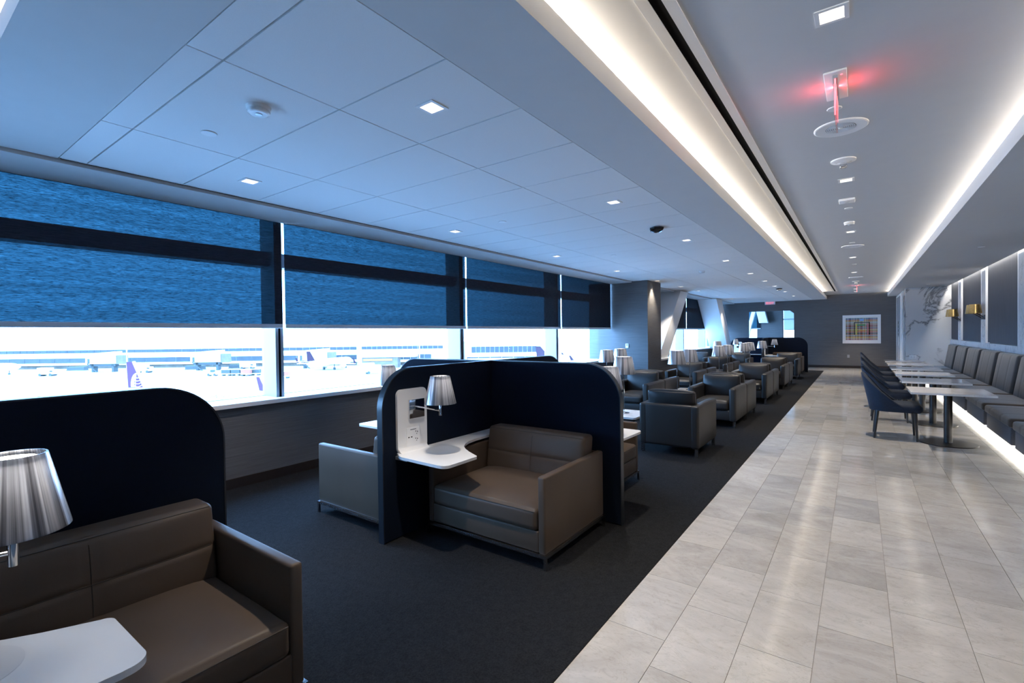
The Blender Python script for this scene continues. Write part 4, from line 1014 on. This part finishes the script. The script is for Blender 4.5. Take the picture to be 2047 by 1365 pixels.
airliner(-196, 176, .1, .9, 'white airliner at the edge of the frame by the terminal', 'fin_blue')
airliner(24, 176, .0, 1.0, 'small far airliner with a blue tail in the fourth window', 'fin_blue')
airliner(-156, 420, .6, 1.1, 'distant airliner tail above the terminal roof', 'fin_violet', z=0)
def tug(s_, d, label):
    r = sobj('baggage_tractor', s_, d, label=label, cat='tractor')
    ob('body', MB().soft(-1.6, 1.6, -.7, .7, .35, 1.2, .12, n=1), 'plane_white', r); ob('cab', MB().soft(-.5, .5, -.6, .6, 1.2, 2.0, .1, n=1), 'ramp_grey', r)
    for x in (-1, 1): ob('wheel', MB().lathe([(.15, -.75), (.42, -.75), (.42, .75), (.15, .75)], (x, 0, .42), 14, 'y'), 'ramp_grey', r)
def cart(s_, d, mt, label):
    r = sobj('baggage_cart', s_, d, label=label, cat='cart', group='baggage carts in tow')
    ob('bed', MB().box(-1.5, 1.5, -.8, .8, .5, .75), 'plane_white', r); ob('canopy', MB().box(-1.45, 1.45, -.75, .75, .75, 2.0), mt, r); ob('roof', MB().box(-1.55, 1.55, -.85, .85, 2.0, 2.1), 'plane_white', r)
    for x in (-1, 1): ob('wheel', MB().lathe([(.1, -.8), (.28, -.8), (.28, .8), (.1, .8)], (x, 0, .28), 12, 'y'), 'ramp_grey', r)
tug(-99.5, 159, 'white baggage tractor towing the row of carts')
for k, (s_, mt) in enumerate(((-94.8, 'ramp_grey'), (-91.6, 'ramp_grey'), (-88.4, 'ramp_grey'), (-85.2, 'ramp_grey'))): cart(s_, 159, mt, 'grey-blue baggage cart, %s behind the tractor' % ORD[k])
cart(-87.2, 157.0, 'ramp_red', 'pale red baggage cart beside the towed row')
cart(-69.5, 146, 'ramp_red', 'open cart on the apron in front of the parked airliner')
def van(s_, d, label, L=5.5, turn=0):
    r = sobj('service_truck', s_, d, turn, label=label, cat='truck', group='service trucks on the apron')
    ob('body', MB().soft(-L / 2, L / 2 - 1.6, -1.1, 1.1, .6, 2.9, .1, n=1), 'plane_white', r); ob('cab', MB().soft(L / 2 - 1.6, L / 2, -1.05, 1.05, .6, 2.2, .2, n=1), 'plane_white', r)
    ob('windscreen', MB().box(L / 2 - 1.1, L / 2 - .1, -1.08, 1.08, 1.4, 2.0), 'ramp_grey', r)
    for x in (-L / 3, L / 3): ob('wheel', MB().lathe([(.2, -1.1), (.5, -1.1), (.5, 1.1), (.2, 1.1)], (x, 0, .5), 14, 'y'), 'ramp_grey', r)
van(-163, 168, 'white service truck left of the first jet bridge'); van(-176, 152, 'white service truck beside the airliner at the frame edge', 8, .3); van(-106, 192, 'white service truck beside the second jet bridge')
van(-51, 172, 'white service truck near the yellow sign', 6, .4); van(-46, 160, 'white service truck in front of the yellow sign', 7, .6); van(-137, 178, 'white service truck between the jet bridges', 6)
for k, (s_, d, lab) in enumerate(((-177, 195, 'dark equipment pallet at the first terminal'), (-127, 192, 'dark equipment pallet beside the second jet bridge'), (-112, 196, 'dark equipment pallet left of the second jet bridge'))):
    r = sobj('equipment_pallet', s_, d, label=lab, cat='pallet'); ob('load', MB().box(-3.5, 3.5, -1, 1, .3, 1.6), 'ramp_grey', r); ob('skid', MB().box(-3.7, 3.7, -1.1, 1.1, 0, .3), 'terminal_shade', r)
kb = sobj('ramp_kiosk', -52, 188, label='low apron building with a yellow sign band', cat='building')
ob('wall', MB().box(-7, 7, 0, 5, 0, 4.2), 'terminal_shade', kb); ob('roof', MB().box(-7.4, 14, -.4, 5, 4.2, 5.2), 'terminal_white', kb); ob('sign_band', MB().box(-6.5, 5, -.15, 0, 2.7, 3.6), 'sign_yellow', kb)
for s_, lab in ((-148, 'tall thin apron light pole beside the violet tail fin'), (-35.6, 'tall thin apron light pole behind the middle booth')):
    r = sobj('light_pole', s_, 184, label=lab, cat='pole'); ob('shaft', MB().lathe([(0, 0), (.22, 0), (.14, 17), (0, 17)], seg=10), 'terminal_white', r); ob('head', MB().box(-.9, .9, -.3, .3, 16.6, 17.1), 'terminal_white', r)
for s0, s1, d, H, lab in ((-640, -602, 610, 22, 'pale distant block on the horizon at the frame edge'), (-470, -420, 650, 13, 'pale distant buildings beyond the first jet bridge'), (-255, -215, 600, 12, 'pale distant buildings above the second window'), (-60, -46, 560, 19, 'pale distant tower in the third window')):
    r = sobj('distant_building', (s0 + s1) / 2, d, label=lab, cat='building', group='hazy buildings on the horizon')
    L = (s1 - s0) / 2; ob('wall', MB().box(-L, L, 0, 20, 0, H), 'far_haze', r); ob('roof', MB().box(-L * .5, L * .4, 4, 12, H, H + 3), 'far_haze', r)
